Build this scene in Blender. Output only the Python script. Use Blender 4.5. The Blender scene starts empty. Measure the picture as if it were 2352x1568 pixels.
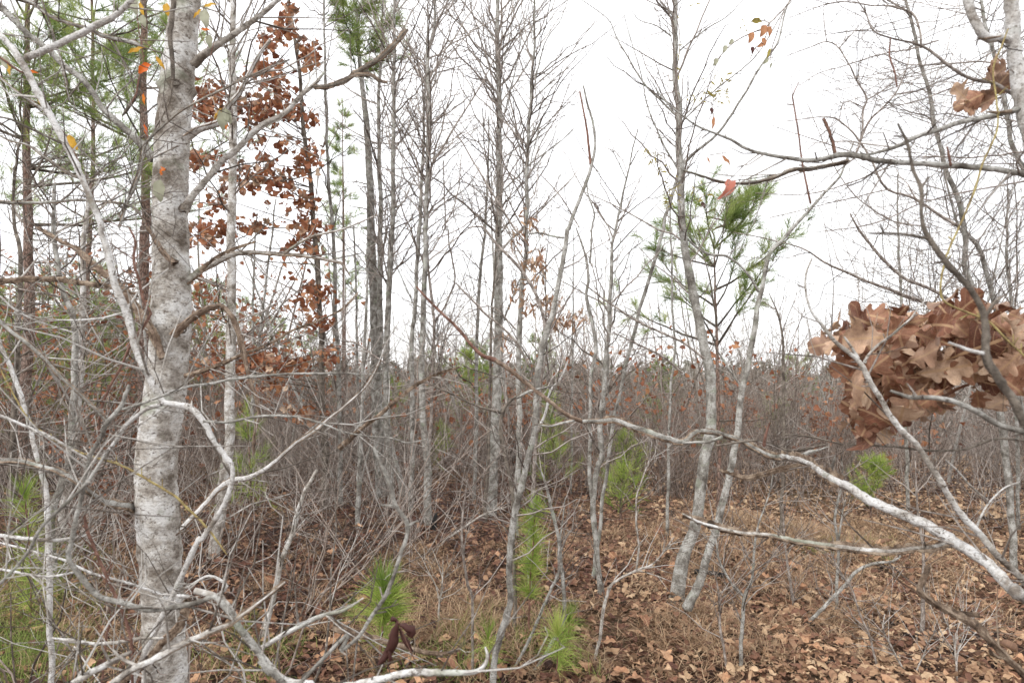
import bpy, math, random
import numpy as np
from math import radians, sin, cos, pi

# ------------------------------------------------------------------ camera, sky, sun
scene = bpy.context.scene
C = scene.collection
CAMZ, HY, FPX = 1.6, 850.0, 1568.0          # eye height, picture row of the horizon, focal length in picture units
cam_d = bpy.data.cameras.new('camera')
cam_d.lens = 24; cam_d.sensor_width = 36; cam_d.shift_y = (HY-784)/2352
cam_d.clip_start = 0.05; cam_d.clip_end = 1500
cam_d.dof.use_dof = True; cam_d.dof.focus_distance = 3.5; cam_d.dof.aperture_fstop = 7.0
cam = bpy.data.objects.new('camera', cam_d); C.objects.link(cam)
cam.location = (0, 0, CAMZ); cam.rotation_euler = (radians(90), 0, 0)
scene.camera = cam

world = bpy.data.worlds.new('World'); scene.world = world; world.use_nodes = True
nt = world.node_tree; nt.nodes.clear()
out = nt.nodes.new('ShaderNodeOutputWorld'); bg = nt.nodes.new('ShaderNodeBackground')
sky = nt.nodes.new('ShaderNodeTexSky'); sky.sky_type = 'NISHITA'; sky.sun_disc = False
sky.sun_elevation = radians(48); sky.sun_rotation = radians(-40)
mul = nt.nodes.new('ShaderNodeVectorMath'); mul.operation = 'SCALE'; mul.inputs['Scale'].default_value = 0.1
mix = nt.nodes.new('ShaderNodeMix'); mix.data_type = 'RGBA'; mix.inputs['Factor'].default_value = 0.9   # closed cloud deck
tc = nt.nodes.new('ShaderNodeTexCoord'); nz = nt.nodes.new('ShaderNodeTexNoise'); nz.inputs['Scale'].default_value = 1.6
nz.inputs['Detail'].default_value = 4
cr = nt.nodes.new('ShaderNodeValToRGB')
cr.color_ramp.elements[0].position = 0.25; cr.color_ramp.elements[0].color = (.98, .985, 1.02, 1)
cr.color_ramp.elements[1].position = 0.75; cr.color_ramp.elements[1].color = (1.22, 1.215, 1.22, 1)
nt.links.new(tc.outputs['Generated'], nz.inputs['Vector']); nt.links.new(nz.outputs['Fac'], cr.inputs['Fac'])
nt.links.new(sky.outputs[0], mul.inputs[0]); nt.links.new(mul.outputs[0], mix.inputs['A'])
nt.links.new(cr.outputs['Color'], mix.inputs['B']); nt.links.new(mix.outputs['Result'], bg.inputs['Color'])
bg.inputs['Strength'].default_value = 1.0; nt.links.new(bg.outputs[0], out.inputs[0])

sun_d = bpy.data.lights.new('sun', 'SUN'); sun_d.energy = 1.5; sun_d.angle = radians(25); sun_d.color = (1, .97, .93)
sun = bpy.data.objects.new('sun', sun_d); C.objects.link(sun)
sun.rotation_euler = (radians(42), 0, radians(-40+180+180)); sun.location = (0, 0, 20)

scene.view_settings.view_transform = 'Standard'; scene.view_settings.look = 'None'
scene.view_settings.exposure = 0.72; scene.view_settings.gamma = 1; scene.view_settings.use_curve_mapping = False
scene.cycles.max_bounces = 6; scene.cycles.transparent_max_bounces = 8

# ------------------------------------------------------------------ materials
def ramp(nt, fac, stops):
    r = nt.nodes.new('ShaderNodeValToRGB'); e = r.color_ramp.elements
    while len(e) < len(stops): e.new(0.5)
    for k, (p, c) in enumerate(stops): e[k].position = p; e[k].color = (*c, 1)
    nt.links.new(fac, r.inputs['Fac']); return r.outputs['Color']
def noise(nt, vec, scale, detail=4, rough=.55, stretch=None):
    if stretch:
        m = nt.nodes.new('ShaderNodeMapping'); m.inputs['Scale'].default_value = stretch
        nt.links.new(vec, m.inputs['Vector']); vec = m.outputs['Vector']
    n = nt.nodes.new('ShaderNodeTexNoise'); n.inputs['Scale'].default_value = scale
    n.inputs['Detail'].default_value = detail; n.inputs['Roughness'].default_value = rough
    nt.links.new(vec, n.inputs['Vector']); return n.outputs['Fac']
def mixc(nt, f, a, b, mode='MIX'):
    m = nt.nodes.new('ShaderNodeMix'); m.data_type = 'RGBA'; m.blend_type = mode
    for s, v in ((m.inputs['Factor'], f), (m.inputs['A'], a), (m.inputs['B'], b)):
        if isinstance(v, bpy.types.NodeSocket): nt.links.new(v, s)
        elif isinstance(v, (int, float)): s.default_value = v
        else: s.default_value = (*v, 1)
    return m.outputs['Result']
def base(name, rough=.8):
    m = bpy.data.materials.new(name); m.use_nodes = True; nt = m.node_tree
    b = nt.nodes['Principled BSDF']; b.inputs['Roughness'].default_value = rough
    b.inputs['Specular IOR Level'].default_value = .25
    t = nt.nodes.new('ShaderNodeTexCoord')
    return m, nt, b, t
def attr(nt, name='rnd'):
    a = nt.nodes.new('ShaderNodeAttribute'); a.attribute_name = name; return a.outputs['Fac']
def math_(nt, op, a, b):
    m = nt.nodes.new('ShaderNodeMath'); m.operation = op
    for s, v in zip(m.inputs, (a, b)):
        if isinstance(v, bpy.types.NodeSocket): nt.links.new(v, s)
        else: s.default_value = v
    return m.outputs[0]
def bump(nt, b, h, dist, strength=.6):
    n = nt.nodes.new('ShaderNodeBump'); n.inputs['Distance'].default_value = dist; n.inputs['Strength'].default_value = strength
    nt.links.new(h, n.inputs['Height']); nt.links.new(n.outputs[0], b.inputs['Normal'])

def bark(name, light, mid, dark, scale=14, specks=True, patch=(1, 1, .8), vary=.22):
    m, nt, b, t = base(name, .85); v = t.outputs['Object']
    big = noise(nt, v, scale, 8, .68, patch)
    off = math_(nt, 'MULTIPLY', math_(nt, 'SUBTRACT', attr(nt), .5), vary)
    col = ramp(nt, math_(nt, 'ADD', big, off), [(.36, dark), (.49, mid), (.60, light)])
    fine = noise(nt, v, scale*8, 5, .75, (1, 1, 1.7))
    col = mixc(nt, .42, col, ramp(nt, fine, [(.36, (.12, .10, .09)), (.54, (.82, .81, .8))]), 'OVERLAY')
    if specks:
        s = noise(nt, v, scale*5, 3, .7, (1, 1, 1.4))
        col = mixc(nt, ramp(nt, s, [(.58, (0, 0, 0)), (.64, (.85, .85, .85))]), col, dark)
        li = noise(nt, v, scale*.55, 3, .5, (1, 1, 1.6))
        col = mixc(nt, ramp(nt, li, [(.60, (0, 0, 0)), (.70, (.45, .45, .45))]), col, (.30, .34, .25))
    nt.links.new(col, b.inputs['Base Color'])
    bump(nt, b, mixc(nt, .35, fine, big), .008, 1)
    return m
M = {}
M['pale'] = bark('pale_bark', (.60, .595, .575), (.36, .335, .30), (.125, .102, .08), 12, True, (1, 1, 1.15))
M['grey'] = bark('grey_bark', (.42, .415, .39), (.24, .23, .205), (.095, .083, .07), 17)
M['white'] = bark('white_bark', (.72, .715, .70), (.52, .505, .48), (.22, .19, .16), 20)
M['dull'] = bark('dull_bark', (.23, .20, .165), (.13, .11, .09), (.055, .045, .036), 22, False, (1, 1, .8), .4)
M['cork'] = bark('corky_bark', (.38, .30, .225), (.19, .135, .095), (.055, .038, .027), 45, False)
M['brush'] = bark('brush_bark', (.33, .275, .235), (.19, .15, .125), (.075, .058, .047), 30, False, (1, 1, .8), .5)
M['brown'] = bark('brown_bark', (.33, .26, .20), (.21, .15, .11), (.10, .065, .045), 34, False)
M['red'] = bark('reddish_bark', (.29, .17, .13), (.19, .10, .075), (.10, .055, .04), 40, False)
M['olive'] = bark('olive_bark', (.48, .40, .17), (.36, .28, .12), (.2, .15, .08), 40, False)
M['twig'] = bark('twig_bark', (.40, .36, .325), (.225, .19, .165), (.09, .072, .06), 30, False, (1, 1, .8), .5)
M['paletwig'] = bark('pale_twig_bark', (.56, .53, .49), (.32, .29, .255), (.12, .10, .082), 30, False, (1, 1, .8), .5)
def pinebark():
    m, nt, b, t = base('pine_bark', .9); v = t.outputs['Object']
    mp = nt.nodes.new('ShaderNodeMapping'); mp.inputs['Scale'].default_value = (1, 1, .4); nt.links.new(v, mp.inputs[0])
    vo = nt.nodes.new('ShaderNodeTexVoronoi'); vo.feature = 'DISTANCE_TO_EDGE'; vo.inputs['Scale'].default_value = 34
    nt.links.new(mp.outputs[0], vo.inputs['Vector'])
    n = noise(nt, v, 9, 4)
    col = mixc(nt, ramp(nt, n, [(.35, (0, 0, 0)), (.65, (1, 1, 1))]), (.20, .12, .09), (.31, .23, .19))
    col = mixc(nt, ramp(nt, vo.outputs['Distance'], [(.0, (1, 1, 1)), (.14, (0, 0, 0))]), col, (.055, .038, .03))
    nt.links.new(col, b.inputs['Base Color']); bump(nt, b, vo.outputs['Distance'], .02, 1)
    return m
M['pine'] = pinebark()
def leafmat(name, stops, trans=.25, rough=.6, veins=False, objrnd=False):
    m, nt, b, t = base(name, rough)
    if objrnd:
        oi = nt.nodes.new('ShaderNodeObjectInfo'); r = oi.outputs['Random']
    else: r = attr(nt)
    n = noise(nt, t.outputs['Object'], 40 if veins else 25, 4, .65)
    f = math_(nt, 'ADD', math_(nt, 'MULTIPLY', r, .8), math_(nt, 'MULTIPLY', n, .35))
    col = ramp(nt, math_(nt, 'SUBTRACT', f, .08), stops)
    if veins:
        uv = nt.nodes.new('ShaderNodeSeparateXYZ'); nt.links.new(t.outputs['UV'], uv.inputs[0])
        ax = math_(nt, 'ABSOLUTE', uv.outputs[0], 0)
        mid = math_(nt, 'LESS_THAN', ax, .035)
        side = math_(nt, 'FRACT', math_(nt, 'MULTIPLY', math_(nt, 'SUBTRACT', uv.outputs[1], math_(nt, 'MULTIPLY', ax, .35)), 6.0), 0)
        sv = math_(nt, 'MULTIPLY', math_(nt, 'LESS_THAN', side, .10), .5)
        k = math_(nt, 'MULTIPLY', math_(nt, 'MAXIMUM', mid, sv), .7)
        bl = noise(nt, t.outputs['Object'], 5, 5, .7); col = mixc(nt, .55, col, ramp(nt, bl, [(.3, (.22, .2, .2)), (.5, (.5, .5, .5)), (.68, (.8, .8, .78))]), 'OVERLAY')
        col = mixc(nt, k, col, (.50, .33, .19))
        bump(nt, b, math_(nt, 'ADD', math_(nt, 'MAXIMUM', mid, sv), n), .002, .5)
    ge = nt.nodes.new('ShaderNodeNewGeometry'); col = mixc(nt, math_(nt, 'MULTIPLY', ge.outputs['Backfacing'], .5), col, mixc(nt, .55, col, (.52, .42, .32)) if (veins or 'fallen' in name) else col)
    nt.links.new(col, b.inputs['Base Color'])
    tr = nt.nodes.new('ShaderNodeBsdfTranslucent'); nt.links.new(col, tr.inputs['Color'])
    ms = nt.nodes.new('ShaderNodeMixShader'); ms.inputs[0].default_value = trans
    nt.links.new(b.outputs[0], ms.inputs[1]); nt.links.new(tr.outputs[0], ms.inputs[2])
    nt.links.new(ms.outputs[0], nt.nodes['Material Output'].inputs[0])
    return m
M['oakleaf'] = leafmat('dry_oak_leaf', [(.04, (.07, .03, .02)), (.24, (.20, .085, .05)), (.5, (.33, .175, .11)), (.9, (.56, .41, .29))], .12, .5, True, True)
M['smallleaf'] = leafmat('dead_leaf', [(.1, (.16, .055, .03)), (.5, (.33, .13, .065)), (.9, (.44, .22, .11))], .25)
M['litter'] = leafmat('fallen_leaves', [(.08, (.035, .018, .015)), (.34, (.12, .053, .035)), (.5, (.20, .102, .062)), (.78, (.39, .245, .145)), (.97, (.60, .44, .28))], .1, .65)
M['litterbig'] = leafmat('fallen_leaf_large', [(.1, (.20, .095, .06)), (.4, (.36, .19, .11)), (.8, (.50, .30, .175)), (.95, (.60, .43, .29))], .1, .6, True, True)
M['needle'] = leafmat('pine_needles', [(.1, (.11, .165, .05)), (.5, (.26, .345, .10)), (.9, (.46, .50, .18))], .5, .5)
M['needleb'] = leafmat('young_pine_needles', [(.1, (.15, .23, .045)), (.5, (.31, .42, .08)), (.9, (.52, .56, .17))], .3, .45)
M['drygrass'] = leafmat('dry_grass', [(.1, (.20, .125, .075)), (.5, (.38, .25, .15)), (.9, (.58, .43, .28))], .25, .6)
M['grass'] = leafmat('green_grass', [(.1, (.10, .15, .03)), (.5, (.20, .27, .06)), (.9, (.36, .38, .12))], .3, .6)
M['yleaf'] = leafmat('yellow_green_leaf', [(.1, (.22, .17, .04)), (.5, (.36, .30, .07)), (.9, (.46, .40, .12))], .35, .5)
M['orange'] = leafmat('orange_leaf', [(.1, (.62, .12, .015)), (.9, (.70, .22, .02))], .35, .45, False, True)
M['yellow'] = leafmat('yellow_leaf', [(.1, (.55, .30, .03)), (.9, (.68, .42, .06))], .35, .45, False, True)
M['greygreen'] = leafmat('grey_green_leaf', [(.1, (.25, .25, .17)), (.9, (.38, .38, .28))], .25, .5, False, True)
M['pinkleaf'] = leafmat('reddish_leaf', [(.1, (.42, .13, .09)), (.9, (.50, .2, .14))], .25, .45, False, True)
M['darkleaf'] = leafmat('shrivelled_leaf', [(.1, (.03, .012, .01)), (.9, (.09, .035, .028))], .1, .6)
M['farwood'] = leafmat('distant_woodland', [(.1, (.10, .12, .07)), (.5, (.15, .15, .11)), (.9, (.20, .17, .13))], .1, .8)
M['char'] = bark('charred_wood', (.03, .03, .03), (.015, .015, .015), (.008, .008, .008), 20, False)
def groundmat():
    m, nt, b, t = base('forest_floor', .95); v = t.outputs['Object']
    vo = nt.nodes.new('ShaderNodeTexVoronoi'); vo.inputs['Scale'].default_value = 16; nt.links.new(v, vo.inputs['Vector'])
    sp = nt.nodes.new('ShaderNodeSeparateColor'); nt.links.new(vo.outputs['Color'], sp.inputs[0])
    col = ramp(nt, sp.outputs[0], [(.1, (.035, .02, .016)), (.5, (.10, .052, .036)), (.8, (.2, .11, .07)), (1, (.34, .22, .14))])
    n = noise(nt, v, 60, 4, .7)
    col = mixc(nt, .5, col, ramp(nt, n, [(.35, (.2, .18, .16)), (.65, (.7, .68, .66))]), 'OVERLAY')
    g = noise(nt, v, .35, 3)
    col = mixc(nt, ramp(nt, g, [(.5, (0, 0, 0)), (.75, (.35, .35, .35))]), col, (.33, .24, .11))
    nt.links.new(col, b.inputs['Base Color']); bump(nt, b, n, .03, 1)
    return m
M['ground'] = groundmat()

# ------------------------------------------------------------------ geometry helpers
R = np.random.default_rng(11)
def nrm(v):
    v = np.asarray(v, float); return v/(np.linalg.norm(v)+1e-12)
def perp(t):
    a = np.array([0, 0, 1.]) if abs(t[2]) < .8 else np.array([1., 0, 0])
    return nrm(np.cross(t, a))
class MB:
    def __init__(s): s.V = []; s.Q = []; s.T = []; s.A = []; s.n = 0; s.UV = []
    def add(s, V, Q=None, T=None, rnd=.5, uv=None):
        V = np.asarray(V, float).reshape(-1, 3); s.V.append(V)
        s.A.append(np.full(len(V), rnd) if np.isscalar(rnd) else np.asarray(rnd, float))
        s.UV.append(np.zeros((len(V), 2)) if uv is None else np.asarray(uv, float))
        if Q is not None and len(Q): s.Q.append(np.asarray(Q, int).reshape(-1, 4)+s.n)
        if T is not None and len(T): s.T.append(np.asarray(T, int).reshape(-1, 3)+s.n)
        s.n += len(V)
    def arrays(s):
        V = np.concatenate(s.V); A = np.concatenate(s.A)
        Q = np.concatenate(s.Q) if s.Q else np.zeros((0, 4), int)
        T = np.concatenate(s.T) if s.T else np.zeros((0, 3), int)
        return V, Q, T, A
    def mesh(s, name, mat, origin=(0, 0, 0), smooth=True):
        V, Q, T, A = s.arrays(); V = V-np.asarray(origin, float); UV = np.concatenate(s.UV)
        me = bpy.data.meshes.new(name); me.vertices.add(len(V)); me.vertices.foreach_set('co', V.ravel().astype(np.float32))
        lv = np.concatenate([Q.ravel(), T.ravel()]).astype(np.int32)
        me.loops.add(len(lv)); me.loops.foreach_set('vertex_index', lv)
        st = np.concatenate([np.arange(len(Q))*4, len(Q)*4+np.arange(len(T))*3]).astype(np.int32)
        me.polygons.add(len(st)); me.polygons.foreach_set('loop_start', st)
        me.polygons.foreach_set('use_smooth', np.full(len(st), smooth))
        a = me.attributes.new('rnd', 'FLOAT', 'POINT'); a.data.foreach_set('value', A.astype(np.float32))
        if UV.any():
            u = me.uv_layers.new(name='uv'); u.data.foreach_set('uv', UV[lv].ravel().astype(np.float32))
        me.materials.append(mat); me.update(calc_edges=True); me.validate(); return me
    def build(s, name, mat, parent=None, origin=(0, 0, 0), kind=None, label=None, smooth=True):
        if s.n == 0: return None
        o = bpy.data.objects.new(name, s.mesh(name, mat, origin, smooth)); C.objects.link(o)
        if parent is not None: o.parent = parent
        else: o.location = origin
        if kind: o['kind'] = kind
        if label: o['label'] = label
        return o
    def tube(s, P, Rr, n=6, wob=0., rnd=.5, cap=True, seed=0):
        P = np.asarray(P, float); m = len(P); Rr = np.broadcast_to(np.asarray(Rr, float), (m,))
        t = np.gradient(P, axis=0); t /= (np.linalg.norm(t, axis=1, keepdims=True)+1e-12)
        u = perp(t[0]); U = np.empty((m, 3))
        for i in range(m):
            u = u-t[i]*np.dot(u, t[i]); u = u/(math.sqrt(float(u@u))+1e-12); U[i] = u
        W = np.cross(t, U); a = np.arange(n)*2*pi/n
        rad = Rr[:, None]*np.ones((1, n))
        if wob:
            l = np.concatenate([[0], np.cumsum(np.linalg.norm(np.diff(P, axis=0), axis=1))])
            rs = np.random.default_rng(seed+int(abs(P[0, 0])*1e4)); r0 = Rr.mean()
            w = np.zeros((m, n))
            for k, (f, am) in enumerate([(3, .5), (7, .5), (15, .35), (31, .25), (60, .18)]):
                for q in (0, 1, 2, 3):
                    w += am*.5*np.sin(f*l[:, None]*(.6+.8*rs.random())*(.06/max(r0, .006))+q*a[None]+6.28*rs.random())
            rad = rad*(1+wob*w)
        V = P[:, None]+rad[..., None]*(np.cos(a)[None, :, None]*U[:, None]+np.sin(a)[None, :, None]*W[:, None])
        i = np.arange(m-1)[:, None]*n; j = np.arange(n)[None]; j2 = (j+1) % n
        Q = np.stack([i+j, i+j2, i+n+j2, i+n+j], -1).reshape(-1, 4)
        V = V.reshape(-1, 3); T = []
        if cap:
            V = np.vstack([V, P[-1]+t[-1]*Rr[-1]*.8]); b = (m-1)*n; T = [(b+k, b+(k+1) % n, m*n) for k in range(n)]
        s.add(V, Q, T, rnd)
    def wings(s, P, Rr, h, sides=3, seed=0, a0=None, rnd=.5):
        """corky ridges that run along a branch: broken, uneven flanges with thickness"""
        rs = np.random.default_rng(seed); P = np.asarray(P, float)
        l = np.concatenate([[0], np.cumsum(np.linalg.norm(np.diff(P, axis=0), axis=1))])
        step = max(.006, l[-1]/260); L = np.arange(0, l[-1], step)
        if len(L) < 4: return
        P = np.stack([np.interp(L, l, P[:, k]) for k in range(3)], 1); Rr = np.interp(L, l, np.broadcast_to(Rr, (len(l),)))
        m = len(P); t = np.gradient(P, axis=0); t /= np.linalg.norm(t, axis=1, keepdims=True)+1e-12
        u = np.array([0, 0, 1.]) if abs(t[:, 2]).mean() < .7 else np.array([1., 0, 0]); U = np.empty((m, 3))
        for i in range(m):
            u = u-t[i]*(u@t[i]); u = nrm(u); U[i] = u
        W = np.cross(t, U)
        for k in range(sides):
            a = (a0 if a0 is not None else rs.random()*.6)+k*2*pi/sides+.25*np.sin(L*9+rs.random()*6)
            d = np.cos(a)[:, None]*U+np.sin(a)[:, None]*W; e = np.cross(t, d)
            g = np.convolve(rs.random(m+24), np.ones(25)/25, 'valid')[:m]
            hh = h*np.clip((g-.46)*14, 0, 1)*(.6+.5*rs.random(m))
            hh[(rs.random(m) < .07)] *= .3
            r = Rr[:, None]; hh = hh[:, None]; th = .34*Rr[:, None]
            V = np.stack([P+d*r*.7+e*th, P+d*(r+hh)+e*th*.45, P+d*(r+hh)-e*th*.45, P+d*r*.7-e*th], 1).reshape(-1, 3)
            i = np.arange(m-1)[:, None]*4; j = np.arange(3)[None]
            s.add(V, np.stack([i+j, i+j+1, i+4+j+1, i+4+j], -1).reshape(-1, 4), None, rnd)

def twig(mb, p, d, L, r, lvl, rg, up=.12, step=.09, kids=.8, ang=(30, 60), n=3, rt=.35, maxseg=8, kink=.16):
    m = int(min(maxseg, max(2, L/step))); d = nrm(d); pl = nrm(np.cross(d, rg.normal(size=3)))
    P = [np.asarray(p, float)]; D = []; zz = rg.choice([-1, 1])
    for i in range(m):
        zz = -zz
        dd = nrm(d+pl*zz*kink+rg.normal(size=3)*kink*.6+np.array([0, 0, up])*(i/m))
        d = nrm(d*.6+dd*.4); D.append(dd); P.append(P[-1]+dd*L/m)
    rr = np.linspace(r, max(r*rt, .0007), m+1); rd = float(np.clip(rg.normal(.5, .25), 0, 1))
    mb.tube(P, rr, n if lvl < 1 else max(n, 4 if r > .004 else 3), rnd=rd)
    if lvl > 0:
        for i in range(1, m+1):
            if rg.random() < kids:
                a = radians(rg.uniform(*ang)); zz = -zz
                q = nrm(pl*zz+rg.normal(size=3)*.45); q = nrm(q-D[i-1]*(q@D[i-1]))
                cd = D[i-1]*cos(a)+q*sin(a)
                twig(mb, P[i], cd, L*rg.uniform(.25, .55)*(1.1-.6*i/m), rr[i]*.62, lvl-1, rg, up, step, kids, ang, 3, rt, maxseg-1, kink)

OFF = {k: (784.0*(i % 3), 522.8*(i//3)) for i, k in enumerate('ABCDEFGHI')}
def parse(s):
    """'A x,y,w@d ...' tracing notes taken on nine enlarged crops -> picture columns, rows, widths, distances"""
    ox = oy = 0; rows = []
    for tok in s.split():
        if tok[0].isalpha(): ox, oy = OFF[tok[0]]; tok = tok[1:]
        d = w = None
        if '@' in tok: tok, d = tok.split('@'); d = float(d)
        f = [float(q) for q in tok.split(',')]
        if len(f) > 2: w = f[2]/3
        rows.append((ox+f[0]/2.996, oy+f[1]/2.996, w, d))
    n = len(rows); X = np.array([q[0] for q in rows]); Y = np.array([q[1] for q in rows])
    s_ = np.concatenate([[0], np.cumsum(np.hypot(np.diff(X), np.diff(Y)))])
    def fill(k, dflt):
        idx = [i for i in range(n) if rows[i][k] is not None]
        if not idx: return np.full(n, dflt)
        return np.interp(s_, s_[idx], [rows[i][k] for i in idx])
    return X, Y, fill(2, 8.), fill(3, 3.)
def P3(X, Y, d): return np.stack([(X-1176)/FPX*d, d, CAMZ+(HY-Y)/FPX*d], -1)
def ground(x, y):
    x = np.asarray(x, float); y = np.asarray(y, float)
    dr = np.where(y > 11, .075*(np.minimum(y, 95)-11), 0)+np.where(y > 130, -.03*(np.minimum(y, 300)-130), 0)
    dr = dr*np.clip((y-9)/6, 0, 1)
    near = .035*np.sin(x*1.7+1)*np.cos(y*1.3)+.02*np.sin(x*4.1+y*2.3)+.06*np.sin(x*.5+y*.35)
    bank = 1.5*np.clip((-x-.28*y)/5, 0, 1)*np.clip((y-9.5)/9, 0, 1)*np.clip((60-y)/20, 0, 1)
    return near*1.0-dr+bank+np.where(y > 20, .5*np.sin(x*.07)*np.sin(y*.05+1), 0)*np.clip((y-20)/20, 0, 1)
def trace(s, rg, kink=.05, ground_end=False, ext=0., res=10):
    """picture trace -> 3D centre line with radii; optional run down to the ground"""
    X, Y, w, d = parse(s); P = P3(X, Y, d); r = w*.5*d/FPX/np.sqrt(1+((X-1176)/FPX)**2)
    if ext:
        P = np.vstack([P, P[-1]+nrm(P[-1]-P[-2])*ext]); r = np.append(r, r[-1])
    if ground_end:
        t = nrm(P[-1]-P[-2]); x, y = P[-1, 0], P[-1, 1]; hz = P[-1, 2]-ground(x, y)
        if hz > .02:
            s_ = min(1.2, abs(t[0])/max(.2, abs(t[2])))*np.sign(t[0])*hz*.6
            q = np.array([x+s_, y, 0]); q[2] = ground(q[0], q[1])-.05
            if hz > .3:
                mpt = P[-1]*.5+q*.5; mpt[0] += s_*.15; P = np.vstack([P, mpt]); r = np.append(r, r[-1]*1.05)
            P = np.vstack([P, q*.85+P[-1]*.15 if hz > .3 else P[-1]*.4+q*.6, q]); r = np.append(r, [r[-1]*1.03, r[-1]*1.5])
        else: P[-1, 2] = ground(x, y)-.05
    # catmull-rom
    m = len(P); A = np.vstack([2*P[0]-P[1], P, 2*P[-1]-P[-2]]); ra = np.concatenate([[r[0]], r, [r[-1]]])
    outP, outR = [], []
    for i in range(m-1):
        seg = np.linalg.norm(P[i+1]-P[i]); k = int(max(2, min(14, seg/(res*P[i, 1]/FPX)))); t = np.arange(k)[:, None]/k
        a, b, c, e = A[i], A[i+1], A[i+2], A[i+3]
        outP.append(.5*((2*b)+(-a+c)*t+(2*a-5*b+4*c-e)*t*t+(-a+3*b-3*c+e)*t**3))
        outR.append((r[i]+(r[i+1]-r[i])*t[:, 0]))
    P2 = np.vstack(outP+[P[-1:]]); R2 = np.concatenate(outR+[r[-1:]])
    if kink and len(P2) > 6:     # stems bend a little at every node
        l = np.concatenate([[0], np.cumsum(np.linalg.norm(np.diff(P2, axis=0), axis=1))]); k = max(3, int(l[-1]/(.05+6*R2.mean())))
        kp = np.linspace(0, l[-1], k+1); off = rg.normal(size=(k+1, 3)); off[0] = off[-1] = 0
        P2 = P2+np.stack([np.interp(l, kp, off[:, c]) for c in range(3)], 1)*np.minimum(R2, .012)[:, None]*.45
    if kink:
        P2[1:-1] += rg.normal(size=(len(P2)-2, 3))*np.minimum(R2[1:-1, None], .012)*kink*2.2
        R2 = R2*(1+rg.normal(size=len(R2))*min(kink*.6, .02))*(1+.18*(rg.random(len(R2)) < .035))
    return P2, R2

def thing(name, label, cat, loc=(0, 0, 0), group=None):
    o = bpy.data.objects.new(name, None); C.objects.link(o); o.location = loc; o.empty_display_size = .1
    o['label'] = label; o['category'] = cat
    if group: o['group'] = group
    return o
def along(P, R_, rg, mb, n, L, ang=(35, 65), lvl=2, rr=.55, up=.1, lo=.05, hi=1., kids=.75, rmax=.02, step=.09, side=None, kink=.16):
    """side shoots on a traced stem; L is their length in metres"""
    m = len(P)
    for q in range(n):
        i = int((lo+(hi-lo)*rg.random())*(m-2)); t = nrm(P[min(i+1, m-1)]-P[i])
        # stems are traced tip first or base first: always make shoots rise towards the thin end
        if R_[0] < R_[-1]: t = -t
        a = radians(rg.uniform(*ang)); v = rg.normal(size=3)
        if side is not None: v = v*.5+np.array(side, float)
        v = nrm(v-t*(v@t))
        LL = L*rg.uniform(.35, 1.15)
        twig(mb, P[i], t*cos(a)+v*sin(a), LL, min(R_[i]*rr, rmax, .0012+LL*.0075), lvl, rg, up, max(step, LL/9), kids, kink=kink)

def plant(name, label, cat, stems, mat, twigmat=None, tw=(20, .3, 2), group=None, seed=1, names=None, cork=None, kink=.035,
          sides=8, wob=.04, twk=None, **kw):
    if twk is None and tw[0] >= 24: twk = (max(9, tw[0]//4), tw[1]*.42, 1); tw = (int(tw[0]*1.25), tw[1]*1.45, tw[2])
    """stems: trace strings, the first is the trunk and runs to the ground when it starts with '!'"""
    rg = np.random.default_rng(seed); parts = []
    for s in stems:
        opt = {}
        if isinstance(s, tuple): s, opt = s
        ge = s.startswith('!'); P, Rr = trace(s.lstrip('!'), rg, kink, ge, opt.get('ext', 0)); parts.append((P, Rr, opt, ge))
    P0 = parts[0][0]; lowest = P0[np.argmin(P0[:, 2])]; org = np.array([lowest[0], lowest[1], lowest[2]])
    root = thing(name, label, cat, tuple(org), group)
    tmb = MB()
    for k, (P, Rr, opt, ge) in enumerate(parts):
        mb = MB(); px = Rr.max()/P[:, 1].mean()*FPX*2
        ns = sides if px < 40 else 22
        mb.tube(P, Rr, ns, wob=opt.get('wob', wob if px < 40 else .02), rnd=opt.get('rnd', .5), seed=k)
        # swollen nodes and short spurs
        nm = opt.get('name', (names or ('trunk', 'branch'))[0 if k == 0 else 1])
        o = mb.build(nm, M[opt.get('mat', mat)], root, org)
        c = opt.get('cork', cork)
        if c:
            wb = MB(); a, b = opt.get('span', (0, 1)); i0, i1 = int(a*len(P)), int(b*len(P))
            wb.wings(P[i0:i1], Rr[i0:i1], c, opt.get('sides', 3), seed+k*7, opt.get('a0')); wb.build('corky_ridge', M['cork'], o, org)
        n, L, lv = opt.get('tw', tw if k == 0 or twk is None else twk)
        if px < 60 and Rr.max() > .002:   # buds and short spurs
            Ls = np.linalg.norm(np.diff(P, axis=0), axis=1).sum(); near_ = P[:, 1].mean() < 5
            for q in range(int(min(40, Ls/(.06 if near_ else .15)))):
                i = int(rg.integers(1, len(P)-1)); t = nrm(P[i+1]-P[i]); v = rg.normal(size=3); v = nrm(v-t*(v@t)); v = nrm(v+t*(-.6 if Rr[0] < Rr[-1] else .6))
                e = Rr[i]+rg.uniform(.004, .022)*(1 if near_ else 2); tmb.tube([P[i], P[i]+v*e*.6, P[i]+v*e], [max(.0012, Rr[i]*.4), .0014, .001], 4)
        if n: along(P, Rr, rg, tmb, n, L, lvl=lv, **{**kw, **opt.get('kw', {})})
    tmb.build('twigs', M[twigmat or mat], root, org, kind='stuff')
    return root, parts, org

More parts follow.
